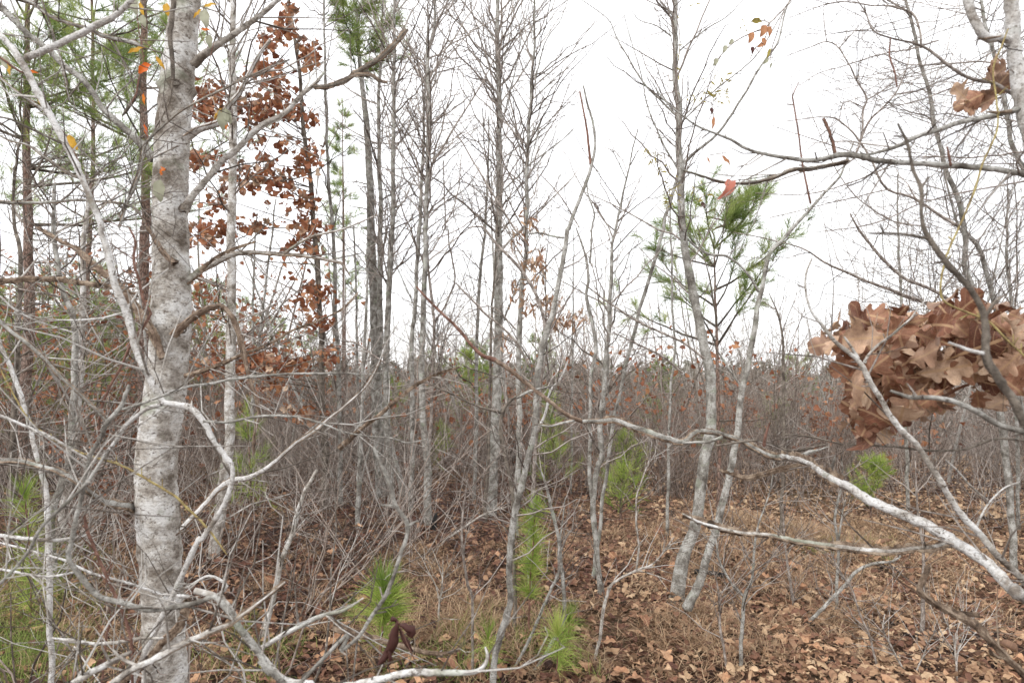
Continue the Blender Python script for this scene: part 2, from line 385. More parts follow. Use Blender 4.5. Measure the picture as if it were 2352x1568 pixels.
# ------------------------------------------------------------------ leaf shapes
def leafverts(kind, rg, seg=14, across=2, curl=None):
    """returns V, Q, uv of a thin curved blade of unit length; kinds: oak, lance, oval"""
    t = np.linspace(0, 1, seg)
    if kind == 'oak':
        ph = rg.uniform(-.04, .04)
        def side():
            c = np.array([.34, .60, .80])+rg.uniform(-.03, .03, 3); a = np.array([.27, .42, .25])*rg.uniform(.75, 1.15, 3); b = [.10, .125, .10]
            w = .05+.19*np.clip(t-.12, 0, 1)**.5
            for ci, ai, bi in zip(c, a, b): w = np.maximum(w, ai*np.sqrt(np.clip(1-np.abs((t-ci)/bi)**2.6, 0, 1)))
            w = np.maximum(w, .17*np.sqrt(np.clip(1-((t-.90)/.10)**2, 0, 1)))
            w = np.where(t > .9, .17*np.sqrt(np.clip(1-((t-.90)/.10)**2, 0, 1)), w)
            return w*np.clip(t/.12, .15, 1)+.004
        wl, wr = side(), side()
        if seg < 10: wl = wl*1.15+.03; wr = wr*1.15+.03
    elif kind == 'oval':
        wl = wr = .27*np.sin(pi*t**.8)**.8
    else:
        wl = wr = .13*np.sin(pi*t**.85)**.9
    c1, c2, c3, tw = (rg.uniform(-1.2, 1.8), rg.uniform(-1.3, 2.1), rg.uniform(0, 6), rg.uniform(-.9, .9)) if curl is None else curl
    cols = np.linspace(-1, 1, across*2+1); V = []; UV = []
    for i, ti in enumerate(t):
        for c in cols:
            x = (wl[i] if c < 0 else wr[i])*c; fwd = .16*abs(c) if kind == 'oak' else 0
            y = ti+fwd*abs(x)*1.2
            z = -c1*.35*(ti-.45)**2*1.3+c2*x*x*1.6+.035*sin(c3+9*ti)*abs(c)+.05*sin(c3*2+14*ti+3*c)*abs(c)
            a = tw*(ti-.5); V.append((x*cos(a)-z*sin(a), y, x*sin(a)+z*cos(a))); UV.append((c*max(wl[i], wr[i])*1.2, ti))
    w = len(cols); Q = [(i*w+j, i*w+j+1, (i+1)*w+j+1, (i+1)*w+j) for i in range(seg-1) for j in range(w-1)]
    return np.array(V), np.array(Q), np.array(UV)
def leafmesh(kind, mat, rg, seg=14, across=2, stalk=True, curl=None):
    V, Q, UV = leafverts(kind, rg, seg, across, curl); mb = MB(); mb.add(V, Q, None, rg.random(), UV)
    if stalk: mb.tube([V[across]+[0, -.14, .02], V[across], V[across]+[0, .1, 0]], [.008, .01, .006], 3)
    return mb.mesh('leaf', mat)
def rot(rg, tilt=1.0):
    a = rg.uniform(0, 2*pi); return (rg.normal()*tilt, rg.normal()*tilt, a)
def rotmat(e):
    x, y, z = e; cx, sx, cy, sy, cz, sz = cos(x), sin(x), cos(y), sin(y), cos(z), sin(z)
    return np.array([[cz*cy, cz*sy*sx-sz*cx, cz*sy*cx+sz*sx], [sz*cy, sz*sy*sx+cz*cx, sz*sy*cx-cz*sx], [-sy, cy*sx, cy*cx]])
def scatter(mb, V0, Q0, pos, eul, sc, rnd):
    n = len(pos); Rm = np.array([rotmat(e) for e in eul]) if n < 4000 else None
    if Rm is None:
        x, y, z = eul[:, 0], eul[:, 1], eul[:, 2]; cx, sx, cy, sy, cz, sz = np.cos(x), np.sin(x), np.cos(y), np.sin(y), np.cos(z), np.sin(z)
        Rm = np.stack([cz*cy, cz*sy*sx-sz*cx, cz*sy*cx+sz*sx, sz*cy, sz*sy*sx+cz*cx, sz*sy*cx-cz*sx, -sy, cy*sx, cy*cx], -1).reshape(-1, 3, 3)
    V = np.einsum('nij,kj->nki', Rm, V0)*np.asarray(sc)[:, None, None]+np.asarray(pos)[:, None]
    k = len(V0); Q = (Q0[None]+np.arange(n)[:, None, None]*k).reshape(-1, 4)
    mb.add(V.reshape(-1, 3), Q, None, np.repeat(rnd, k))
def leafobj(me, parent, pos, eul, sc, org, name='leaf'):
    o = bpy.data.objects.new(name, me); C.objects.link(o); o.parent = parent
    o.location = tuple(np.asarray(pos)-org); o.rotation_euler = eul; o.scale = (sc, sc, sc); return o

def needles(mb, p, ax, n, L, w, rg, shoot=.1, spread=.9, droop=0., quad=False):
    """a tuft: n needles leaving a shoot of the given length"""
    ax = nrm(ax); q = rg.normal(size=(n, 3)); q -= (q@ax)[:, None]*ax; q /= np.linalg.norm(q, axis=1, keepdims=True)
    s = rg.random((n, 1)); b = np.asarray(p)+ax*s*shoot
    d = ax*(1-.45*(1-s))+q*spread*rg.uniform(.35, 1, (n, 1)); d /= np.linalg.norm(d, axis=1, keepdims=True)
    l = L*rg.uniform(.7, 1.1, (n, 1)); e = np.cross(d, rg.normal(size=(n, 3))); e /= np.linalg.norm(e, axis=1, keepdims=True)
    rd = np.clip(rg.normal(.5, .25)+rg.normal(size=n)*.15, 0, 1)
    if quad:
        md = b+d*l*.55+np.array([0, 0, -droop*.3])*l; tip = b+d*l+np.array([0, 0, -droop])*l
        V = np.stack([b-e*w*.5, b+e*w*.5, md+e*w*.5, md-e*w*.5, tip], 1).reshape(-1, 3); i = np.arange(n)[:, None]*5
        mb.add(V, i+np.array([[0, 1, 2, 3]]), i+np.array([[3, 2, 4]]), np.repeat(rd, 5))
    else:
        V = np.stack([b-e*w*.5, b+e*w*.5, b+d*l+np.array([0, 0, -droop])*l], 1).reshape(-1, 3)
        mb.add(V, None, np.arange(3*n).reshape(-1, 3), np.repeat(rd, 3))

# ------------------------------------------------------------------ ground
def make_ground():
    ys = np.concatenate([np.arange(-6, 2, .5), np.arange(2, 16, .16), np.arange(16, 60, 1.2), np.arange(60, 420, 10)])
    xs = np.concatenate([-np.geomspace(300, 9, 36), np.arange(-8.8, 8.9, .2), np.geomspace(9, 300, 36)])
    X, Y = np.meshgrid(xs, ys); Z = ground(X, Y)
    nx, ny = len(xs), len(ys); i = (np.arange(ny-1)[:, None]*nx+np.arange(nx-1)[None])
    mb = MB(); mb.add(np.stack([X, Y, Z], -1), np.stack([i, i+1, i+nx+1, i+nx], -1).reshape(-1, 4))
    g = mb.build('ground', M['ground']); g['kind'] = 'structure'; return g
G = make_ground()
rg = np.random.default_rng(5)
# leaf litter
def litter(n, d0, d1, seg, across, s0, s1, pw, mb):
    V, u = [], rg.random(n)
    e = 2-pw; d = (d0**e+u*(d1**e-d0**e))**(1/e)
    x = rg.uniform(-.98, .98, n)*d+rg.normal(size=n)*.2; z = ground(x, d)+rg.uniform(.004, .05, n)*rg.random(n)
    patch = .5+.5*np.sin(x*1.3+.5)*np.cos(d*1.1+x*.6)
    tan = .22*np.clip((d-5.6), 0, 1)*np.clip((x/d-.05)*6, 0, 1)+np.clip((x/d-.05)*1.0, 0, .35)+.12*patch+np.clip((6-d)*.02, -.1, .05)+.16*np.clip((d-6.5)/4, 0, 1)
    rnd = np.clip(rg.beta(1.1, 1.9, n)*.95+tan*.75-.13*np.clip((.12-x/d)*6, 0, 1), 0, 1)
    for k in range(6):
        sel = np.arange(k, n, 6); m = len(sel)
        v, q, _ = leafverts(['oak', 'oval', 'oak', 'oval', 'lance', 'oval'][k], rg, seg, across); v = v-[0, .5, 0]
        eul = np.stack([rg.normal(size=m)*.4, rg.normal(size=m)*.4, rg.uniform(0, 6.28, m)], 1)
        scatter(mb, v, q, np.stack([x[sel], d[sel], z[sel]+.012], 1), eul, rg.uniform(s0, s1, m), rnd[sel])
lm = MB(); litter(21000, 2.2, 6.2, 9, 1, .03, .082, 0, lm); litter(34000, 6.0, 17, 5, 1, .04, .09, 1.25, lm)
litter(30000, 2.2, 9, 4, 1, .014, .034, .4, lm)
ps = MB(); n = 22000; d = 2.4+9.5*rg.random(n)**1.1; x = rg.uniform(-.95, .95, n)*d; keep = rg.random(n) < .35+.65*(np.sin(x*1.9+1)*np.cos(d*1.6) > .1); x, d = x[keep], d[keep]; n = len(x)
a = rg.uniform(0, 6.28, n); l = rg.uniform(.05, .13, n); c = np.stack([x, d, ground(x, d)+rg.uniform(.02, .055, n)], 1); e = np.stack([np.cos(a), np.sin(a), rg.normal(size=n)*.15], 1)*l[:, None]; w_ = np.stack([-np.sin(a), np.cos(a), 0*a], 1)*.0012
bow = np.stack([-np.sin(a), np.cos(a), 0*a], 1)*(rg.normal(size=n)*.02)[:, None]
ps.add(np.stack([c-e*.5-w_, c-e*.5+w_, c+bow+w_*1.2, c+bow-w_*1.2, c+e*.5], 1).reshape(-1, 3), np.arange(n)[:, None]*5+np.array([[0, 1, 2, 3]]), np.arange(n)[:, None]*5+np.array([[3, 2, 4]]), np.repeat(rg.random(n), 5))
o = ps.build('pine_straw', M['drygrass'], G, kind='stuff')
lm.build('leaf_litter', M['litter'], G, kind='stuff')
V6 = [leafmesh('oak' if k < 4 else 'oval', M['litterbig'], rg, 12, 2) for k in range(7)]
for k in range(300):
    d = 3.1+3.6*rg.random()**1.4; x = rg.uniform(-.78, .78)*d
    s = rg.uniform(.065, .11) if k % 8 else rg.uniform(.11, .15)
    leafobj(V6[k % 7], G, (x, d, float(ground(x, d))+.045), (rg.normal()*.3, rg.normal()*.3, rg.uniform(0, 6.28)), s, 0, 'fallen_leaf')

# grass: blobs given as picture column, row, spread, count
def grass(name, mat, label, blobs, L, w, curl, parent=None):
    mb = MB()
    for (X, Y, sx, sy, n) in blobs:
        d = CAMZ*FPX/(rg.normal(Y, sy, n).clip(1080, 1900)-HY); x = (rg.normal(X, sx, n)-1176)/FPX*d
        # gather into small tussocks
        n = int(n*.6); d = d[:n]; x = x[:n]; k = max(1, n//38); c = rg.integers(0, k, n); x = x[c]+rg.normal(size=n)*.05; d = d[c]+rg.normal(size=n)*.05
        z = ground(x, d); a = rg.uniform(0, 6.28, n); l = rg.uniform(.5, 1.2, n)*L; m = 6
        lean = rg.uniform(.1, 1.0, n); P = np.stack([x, d, z], 1)[:, None].repeat(m, 1); hd = np.stack([np.cos(a), np.sin(a), 0*a], 1)
        el = pi/2-lean*1.15; cv = rg.uniform(.4, 1, n)*curl; az = np.zeros(n); tw = rg.normal(size=n)*.5*curl
        for i in range(1, m):
            hv = np.stack([np.cos(a+az), np.sin(a+az), 0*a], 1)
            P[:, i] = P[:, i-1]+(hv*np.cos(el)[:, None]+np.array([0, 0, 1])*np.sin(el)[:, None])*(l/(m-1))[:, None]
            el = el-cv; az = az+tw
        P[..., 2] = np.maximum(P[..., 2], ground(P[..., 0], P[..., 1])+.02)
        sd = np.stack([-np.sin(a), np.cos(a), 0*a], 1); ww = w*np.linspace(1, .2, m)
        V = np.stack([P-sd[:, None]*ww[None, :, None]*.5, P+sd[:, None]*ww[None, :, None]*.5], 2).reshape(-1, 3)
        i = np.arange(n)[:, None]*2*m+np.arange(m-1)[None]*2; i = i.ravel()
        mb.add(V, np.stack([i, i+1, i+3, i+2], -1), None, np.repeat(rg.random(n), 2*m))
    o = mb.build(name, M[mat]); o['kind'] = 'stuff'; o['label'] = label; o['category'] = 'grass'
grass('dry_grass', 'drygrass', 'curled tan dry grass lying among the fallen leaves', [(980, 1325, 60, 25, 2200), (1040, 1440, 90, 40, 3200), (900, 1470, 90, 50, 2200),
     (130, 1400, 110, 50, 3800), (300, 1330, 80, 40, 1500), (1230, 1500, 110, 60, 3200), (1600, 1500, 80, 50, 1800), (1800, 1290, 220, 60, 6000), (1950, 1220, 240, 28, 14000), (1500, 1250, 200, 40, 5000),
     (450, 1530, 150, 60, 1500), (1240, 1290, 60, 30, 600), (1850, 1450, 200, 60, 2500), (2150, 1350, 150, 60, 2600), (700, 1330, 120, 60, 1200)], .20, .0045, .55)
grass('green_grass', 'grass', 'thin green grass sprouting through the leaves at lower left', [(60, 1480, 80, 50, 6000), (80, 1340, 90, 30, 4000), (1230, 1520, 60, 30, 900), (560, 1510, 60, 40, 900),
     (1090, 1510, 50, 40, 600), (1950, 1250, 70, 25, 700), (130, 1280, 60, 20, 700), (950, 1530, 60, 30, 500)], .15, .0035, .25)

# ------------------------------------------------------------------ far woods
def farwood():
    mb = MB(); r = np.random.default_rng(21)
    for k in range(520):
        y = r.uniform(85, 170); x = r.uniform(-1.05, 1.05)*y; h = r.uniform(5.5, 9.6)*(.7+.3*(y/130)); z = float(ground(x, y)); pine = r.random() < .5
        mb.tube([(x, y, z), (x+.2, y, z+h*.95)], [.12, .05], 4, rnd=.9)
        n = 190; t = r.random(n)**.8
        if pine: rad = h*.17*(1-t)**.7+.25
        else: rad = h*.22*np.sin(pi*np.clip(t*.85+.12, 0, 1))+.2
        a = r.uniform(0, 6.28, n); q = np.sqrt(r.random(n)); zz = z+h*(.25+.78*t)
        c = np.stack([x+np.cos(a)*rad*q, y+np.sin(a)*rad*q, zz], 1); s = r.uniform(.12, .42, (n, 1, 1))
        V = c[:, None]+r.normal(size=(n, 3, 3))*s
        mb.add(V.reshape(-1, 3), None, np.arange(3*n).reshape(-1, 3), np.repeat(np.clip(r.normal(.25 if pine else .75, .15, n), 0, 1), 3))
    o = mb.build('far_wood', M['farwood']); o['kind'] = 'stuff'; o['label'] = 'far line of mixed pines and bare trees on the horizon'; o['category'] = 'woodland'
farwood()

# ------------------------------------------------------------------ thicket saplings
def sapling_arrays(seed, h, nb, r0, stems=2, lvl=2, leafy=0, L=.3, lo=.12, kids=.85):
    r = np.random.default_rng(seed); mb = MB(); lf = MB()
    for s in range(stems):
        hh = h*r.uniform(.6, 1); m = 9; P = [np.array([r.normal()*.06, r.normal()*.06, -.05])]; d = nrm([r.normal()*.14, r.normal()*.14, 1])
        for i in range(m): d = nrm(d+r.normal(size=3)*.07+[0, 0, .04]); P.append(P[-1]+d*hh/m)
        P = np.array(P); rr = np.linspace(r0, r0*.18, m+1); mb.tube(P, rr, 5, rnd=r.random())
        for b in range(nb):
            t = lo+(1-lo)*r.random(); i = int(t*m); p = P[i]+(P[min(i+1, m)]-P[i])*(t*m-i); a = r.uniform(0, 6.28)
            dd = np.array([cos(a), sin(a), r.uniform(.3, 1.3)]); LL = h*L*(1.15-.75*t)*r.uniform(.6, 1.2)
            twig(mb, p, dd, LL, .0018+.004*LL, lvl, r, .15, LL/5, kids, n=3)
            if leafy:
                for q in range(leafy):
                    v, qd, _ = leafverts('oak', r, 5, 1)
                    c = p+nrm(dd)*LL*r.uniform(.4, 1)+r.normal(size=3)*.06
                    scatter(lf, v, qd, [c], [(r.normal(), r.normal(), r.uniform(0, 6))], [r.uniform(.06, .1)], [r.random()])
    return mb, lf
def put(root, me, name, kind=None):
    o = bpy.data.objects.new(name, me); C.objects.link(o); o.parent = root
    if kind: o['kind'] = kind
    return o
variants = []
for k in range(10):
    leafy = 4 if k in (3, 7) else 0
    mb, lf = sapling_arrays(100+k, [2.2, 2.6, 3.2, 1.9, 4.2, 2.9, 5.2, 2.3, 3.6, 2.0][k], [26, 26, 24, 24, 22, 28, 24, 22, 26, 30][k],
                            [.010, .012, .014, .009, .020, .012, .026, .011, .016, .009][k], [2, 2, 1, 3, 1, 2, 1, 2, 1, 3][k], 2, leafy, .24)
    mt = M[['brush', 'twig', 'grey', 'brush', 'grey', 'brush', 'grey', 'dull', 'paletwig', 'brush'][k]]
    variants.append((mb.mesh('sapling_stems', mt), lf.mesh('sapling_leaves', M['smallleaf']) if leafy else None, mb, lf))
rt_ = np.random.default_rng(77)
def place_sapling(x, y, k, s, label, group):
    me, ml, _, _ = variants[k]; root = thing('thicket_sapling', label, 'sapling', (x, y, float(ground(x, y))), group)
    root.rotation_euler = (rt_.normal()*.12, rt_.normal()*.14, rt_.uniform(0, 6.28)); root.scale = (s, s, s)
    put(root, me, 'stems')
    if ml: put(root, ml, 'dead_leaves', 'stuff')
cnt = 0
looks = ['twin stemmed bare sapling', 'pale twin stemmed sapling', 'single stemmed grey sapling', 'low three stemmed brush', 'tall straight grey sapling', 'twiggy brown sapling', 'very tall thin sapling', 'short sapling with rusty leaves', 'whitish single sapling', 'low dull three stemmed sapling']
marks = [(-.66, 'at the left edge'), (-.56, 'behind the pale foreground trunk'), (-.40, 'around the second pale trunk'), (-.27, 'behind the dead leaved oak'), (-.17, 'under the tufted slim pine'), (-.06, 'behind the tallest middle tree'),
         (.08, 'behind the bent sapling'), (.2, 'behind the corky sloping branch'), (.33, 'behind the forked grey tree'), (.48, 'behind the little bright pine'), (.64, 'below the large oak leaves'), (9, 'at the right edge')]
def lab(k, u, y):
    return '%s %s, %s' % (looks[k], next(m for lim, m in marks if u < lim), 'front of the thicket' if y < 12 else ('middle of the thicket' if y < 17 else 'deep in the thicket'))
while cnt < 285:
    y = 7.5+16*rt_.random()**1.25; u = rt_.uniform(-.85, .85); x = u*y
    if .02 < u < .75 and y < 9.2: continue
    if y < 9 and rt_.random() < .5: continue
    if abs(u) < .2 and y < 9.0: continue
    k = int(rt_.integers(0, 10))
    if k in (4, 6) and rt_.random() < .4: k = 2
    s = rt_.uniform(.7, 1.05)*(1.0 if u < .27 else .9)
    place_sapling(x, y, k, s, lab(k, u, y), 'bare saplings of the thicket'); cnt += 1
th = MB(); thp = MB(); arr = []
for k in (0, 1, 3, 5, 7, 8, 9):
    r_ = np.random.default_rng(300+k); m_, _ = sapling_arrays(400+k, 2.6, 13, .012, 2, 1, 0, .3); arr.append(m_.arrays())
for q in range(1150):
    y = 12.5+60*rt_.random()**1.15; x = rt_.uniform(-.9, .9)*y; V, Q, T, A = arr[q % 7]; a = rt_.uniform(0, 6.28); s = rt_.uniform(.5, 1.7)*(1+y*.012)*(1+.3*sin(x*.9)*cos(y*.5))
    Rz = np.array([[cos(a), -sin(a), 0], [sin(a), cos(a), 0], [0, 0, 1]]); V = V+V[:, 2:3]*np.array([rt_.normal()*.28, rt_.normal()*.2, 0]); W = V@Rz.T*s+[x, y, float(ground(x, y))]
    (thp if q % 4 == 0 else th).add(W, Q, T, A*.5+rt_.random()*.5)
for q in range(150):
    y = rt_.uniform(17, 55); x = rt_.uniform(-.9, .9)*y; V, Q, T, A = arr[q % 7]; a = rt_.uniform(0, 6.28); s = rt_.uniform(1.0, 1.7)
    thp.add(V@np.array([[cos(a), -sin(a), 0], [sin(a), cos(a), 0], [0, 0, 1]]).T*[s, s, s*rt_.uniform(1.5, 2.6)]+[x, y, float(ground(x, y))], Q, T, A*.5+.2+rt_.random()*.3)
o = thp.build('pale_thicket', M['paletwig']); o['kind'] = 'stuff'; o['label'] = 'paler bare stems standing among the grey brown thicket'; o['category'] = 'thicket'
o = th.build('far_thicket', M['brush']); o['kind'] = 'stuff'; o['label'] = 'dense grey brown thicket of bare stems filling the slope'; o['category'] = 'thicket'
# low brush: fine stems low to the ground in front of the far thicket
lb = MB()
for q in range(2200):
    y = 7.0+13*rt_.random(); u = rt_.uniform(-.85, .85); x = u*y
    if y < 9.3 and rt_.random() < .6: continue
    p = (x, y, float(ground(x, y))-.02)
    twig(lb, p, (rt_.normal()*.25, rt_.normal()*.25, 1), rt_.uniform(.5, 1.6), .0032, 1, rt_, .1, .22, .75)
bt = []
for k in range(14):
    t_ = MB()
    for q in range(11): twig(t_, (rt_.normal()*.12, rt_.normal()*.12, -.03), (rt_.normal()*.3, rt_.normal()*.3, 1), rt_.uniform(.7, 1.7), .0042, 2, rt_, .08, .3, .7, maxseg=5)
    bt.append(t_.arrays())
for q in range(640):
    y = 8.6+11*rt_.random()**1.2; u = rt_.uniform(-.85, .85); x = u*y
    if -.15 < u < .05 and y < 9.8: continue
    V, Q, T, A = bt[q % 14]; a = rt_.uniform(0, 6.28); s_ = rt_.uniform(.6, 1.15)
    lb.add(V@np.array([[cos(a), -sin(a), 0], [sin(a), cos(a), 0], [0, 0, 1]]).T*s_+[x, y, float(ground(x, y))], Q, T, np.clip(A*.6+rt_.random()*.5, 0, 1))
pb = MB(); bt = []
for k in range(14):
    t_ = MB()
    for q in range(6): twig(t_, (rt_.normal()*.1, rt_.normal()*.1, -.03), (rt_.normal()*.75, rt_.normal()*.6, 1), rt_.uniform(.8, 2.0), .0042, 2, rt_, .02, .22, .6, maxseg=7, kink=.2)
    bt.append(t_.arrays())
for q in range(220):
    y = 4.6+7*rt_.random(); u = rt_.uniform(-.85, .85); x = u*y
    if abs(u-.525) < .07 and y < 8.6: continue
    if (u > -.12 and y < 7.2 and rt_.random() < .8) or (u > .05 and y < 8.5 and rt_.random() < .6): continue
    V, Q, T, A = bt[q % 14]; a = rt_.uniform(0, 6.28); s_ = rt_.uniform(.6, 1.1)
    pb.add(V@np.array([[cos(a), -sin(a), 0], [sin(a), cos(a), 0], [0, 0, 1]]).T*s_+[x, y, float(ground(x, y))], Q, T, np.clip(A*.6+rt_.random()*.5, 0, 1))
o = pb.build('pale_brush', M['twig']); o['kind'] = 'stuff'; o['label'] = 'tangle of hair thin pale twigs in front of the thicket'; o['category'] = 'brush'
o = lb.build('low_brush', M['brush']); o['kind'] = 'stuff'; o['label'] = 'low bare brush of fine upright stems over the leaf litter'; o['category'] = 'brush'
def leafcloud():
    mb = MB(); r = np.random.default_rng(9)
    for q in range(780):
        y = r.uniform(9, 34); left = r.random() < .55; x = (r.uniform(-.85, -.3) if left else r.uniform(-.85, .85))*y; z = float(ground(x, y))+r.uniform(.3, 3.2 if left else 1.7); n = int(r.integers(10, 40))
        pos = np.array([x, y, z])+r.normal(size=(n, 3))*[.35, .35, .3]; v, qd, _ = leafverts('oak', r, 5, 1)
        scatter(mb, v, qd, pos, r.normal(size=(n, 3))*1.2, r.uniform(.07, .12, n), np.clip(r.normal(.6, .3, n), 0, 1))
    o = mb.build('thicket_leaves', M['smallleaf']); o['kind'] = 'stuff'; o['label'] = 'rusty dead leaves still hanging in the thicket'; o['category'] = 'leaves'
leafcloud()

# ------------------------------------------------------------------ pines
def pine(name, label, X, d, top, crown_row, rad, trunkspec, seed, ntuft=9, w=.004, nl=.15, group=None, whorls=12, mat='needle', up=.35, cat='pine tree', trunkmat='pine', bare=8, nn=34):
    """trunk from a trace (or straight), whorls of limbs carrying needle tufts; top and crown start given as heights in m"""
    r = np.random.default_rng(seed)
    if trunkspec: P, Rr = trace(trunkspec, r, .06, True)
    else:
        x = (X-1176)/FPX*d; z0 = float(ground(x, d)); P = np.array([(x+r.normal()*.05, d, top), (x, d, (top+z0)/2), (x, d, z0-.05)]); Rr = np.array([.008, .006+top*.004, .008+top*.008])
        P, Rr = (np.vstack([P[0]*(1-t)+P[1]*t for t in np.linspace(0, 1, 6)[:-1]]+[P[1]*(1-t)+P[2]*t for t in np.linspace(0, 1, 6)]),
                 np.concatenate([np.linspace(Rr[0], Rr[1], 6)[:-1], np.linspace(Rr[1], Rr[2], 6)]))
    if P[0, 2] < top:
        k = 8; ext = np.array([P[0]+(np.array([P[0, 0]*1.0+r.normal()*.1, P[0, 1], top])-P[0])*t for t in np.linspace(1, 0, k)])[:-1]
        P = np.vstack([ext, P]); Rr = np.concatenate([np.linspace(.01, Rr[0], k)[:-1], Rr])
    org = P[-1]; root = thing(name, label, cat, tuple(org), group)
    tb = MB(); tb.tube(P, Rr, 12, wob=.03); tb.build('trunk', M[trunkmat], root, org)
    lb_, nb = MB(), MB(); zs = P[:, 2]
    def at(z):
        return np.array([np.interp(z, zs[::-1], P[::-1, k]) for k in range(3)])
    for wv in range(whorls):
        f = (wv+.5*r.random())/whorls; z = crown_row+(top-crown_row)*f
        for b in range(int(r.integers(2, 6))):
            a = r.uniform(0, 6.28); L = rad*(1.05-.75*f)*r.uniform(.55, 1.1); d0 = nrm([cos(a), sin(a), up*r.uniform(.3, 1.6)])
            m = 6; p = at(z); Q = [p]
            dd = d0
            for i in range(m): dd = nrm(dd+r.normal(size=3)*.08+[0, 0, .05]); Q.append(Q[-1]+dd*L/m)
            lb_.tube(Q, np.linspace(.004+L*.008, .0025, m+1), 4, rnd=r.random())
            for t in range(ntuft):
                i = int(r.integers(2, m+1)); ad = nrm(dd+r.normal(size=3)*.6+[0, 0, .25]); l2 = r.uniform(.08, .3)*L*.7
                e = Q[i]+ad*l2
                if t % 2 == 0 or True: lb_.tube([Q[i], Q[i]*.5+e*.5+r.normal(size=3)*.01, e], [.003, .0024, .0016], 3)
                needles(nb, e-ad*.05, ad, nn, nl, w, r, .14, .8)
        if bare and f > 0: pass
    for b in range(bare):      # dead lower limbs
        z = org[2]+(crown_row-org[2])*r.uniform(.25, 1); a = r.uniform(0, 6.28); twig(lb_, at(z), (cos(a), sin(a), .1), rad*r.uniform(.3, .8), .008, 1, r, .02, .1, .6)
    needles(nb, P[0]-[0, 0, .1], (0, 0, 1), 60, nl, w, r, .2, .6)
    lb_.build('limbs', M['dull'], root, org, kind='stuff'); nb.build('needles', M[mat], root, org, kind='stuff')
    return root
pine('pine_tree', 'tall pine with reddish plated trunk at the left edge', 60, 8.7, 9.5, 3.4, 2.2,
     'A190,50,38@8.7 185,700,50 180,1000,58 195,1500,66 D205,300,76 195,700,84 175,1200,88 170,1568,90 G185,280,95', 1, 20, whorls=17, w=.005, nn=36, nl=.18)
pine('pine_tree', 'pine with dark furrowed trunk standing right behind the pale foreground trunk', 330, 9.2, 10, 3.6, 1.9,
     'A985,500,50@9.2 1000,1200,62 1010,1568,66 D995,0,68 990,500,72 985,1000,76 975,1568,80 G965,250,84', 2, 18, whorls=15, w=.005, nn=36, nl=.18)
pine('pine_tree', 'slim pine between the reddish trunk and the pale trunk, needles high up', 190, 12, 10, 4.2, 2.2,
     'A640,300,24@12 640,1000,30 620,1568,36 D600,400,42 590,900,46', 3, 16, whorls=16, w=.006, nn=32, nl=.18)
pine('pine_tree', 'slim pine with grey trunk and a tufted top beside two pale stems', 870, 8.2, 7.2, 5.0, .6,
     'B110,250,22@8.2 130,480,30 160,700,38 180,950,45 190,1200,50 205,1568,58 E215,300,64 235,700,68 235,1100,72 260,1568,78 H270,0,80 280,300,88', 4, 8, whorls=13, w=.006, nn=40, trunkmat='grey')
pine('pine_tree', 'distant pine whose blue green tufts show left of the slim tufted pine', 790, 17, 8.2, 3.2, .9, None, 5, 7, w=.006, whorls=14)
pine('pine_tree', 'young pine with feathery green top behind the forked grey tree', 1650, 7.0, 3.25, 1.75, 1.45,
     'F215,50,10@7.0 225,500,16 240,800,22 245,1300,28', 6, 9, w=.0045, whorls=7, nl=.18, bare=2, nn=52, up=1.0)
# smaller pines of the middle distance: picture column, distance, top row, width in m
small = [(30, 13, 660, 1.5, 'bushy pine in the russet bank at the far left'), (130, 11, 740, 1.1, 'low bushy pine left of the whitish paired trunk'), (240, 15, 690, 1.5, 'broad young pine between the paired trunks and the pale trunk'), (330, 19, 660, 1.8, 'yellowish pine just behind the pale foreground trunk'), (180, 9.5, 830, .8, 'squat green pine low behind the paired trunks'),
         (1790, 14, 930, .7, 'green tuft of young pine between the forked tree and the oak leaves'), (905, 13, 880, .6, 'small green pine in the thicket under the grey cluster'), (1640, 12, 1000, .5, 'little pine just right of the forked grey tree'), (1500, 15, 930, .7, 'young pine half hidden left of the forked grey tree'),
         (95, 14, 640, 1.6, 'rounded young pine low behind the reddish pine trunk'), (215, 17, 625, 1.7, 'young pine left of the pale foreground trunk'),
         (285, 12, 700, 1.2, 'bushy dark pine touching the left side of the pale trunk'), (150, 21, 610, 2.0, 'far young pine over the left thicket'),
         (470, 15, 655, 1.2, 'young pine right of the pale foreground trunk'), (560, 24, 690, 1.6, 'far pine behind the second pale trunk'),
         (620, 26, 735, 1.9, 'dark green far pine right of the second pale trunk'), (655, 30, 750, 2.1, 'dark far pine left of the dead leaved oak'), (20, 11, 760, 1.2, 'young pine at the left edge of the thicket'),
         (1085, 16, 815, .9, 'yellow green young pine left of the tallest middle tree'), (1265, 10, 905, .5, 'small pine seen between the bent stem and the middle tree'),
         (1275, 8.6, 975, .5, 'low feathery pine behind the bent stem'), (575, 6.6, 955, .38, 'feathery pine sapling beside the second pale trunk'),
         (1440, 9.5, 1000, .55, 'faint pine sapling behind the sloping branch'), (2000, 7.7, 1068, .46, 'bright green little pine in the right clearing'),
         (1095, 22, 790, 1.2, 'blue green pine far behind the middle tree'), (1830, 24, 825, 1.6, 'olive green pine on the skyline at right'), (1520, 26, 825, 1.4, 'olive pine on the skyline behind the young pine'),
         (1015, 10.5, 985, .35, 'tiny pine low in the thicket left of the middle tree'), (1240, 23, 770, 1.3, 'pale blue green far pine right of the middle tree'),
         (1425, 7.2, 1075, .4, 'wispy green pine low behind the sloping branch'), (1000, 27, 815, 1.8, 'far dark pine under the cluster of grey stems'), (720, 28, 770, 1.5, 'far pine right behind the dead leaved oak')]
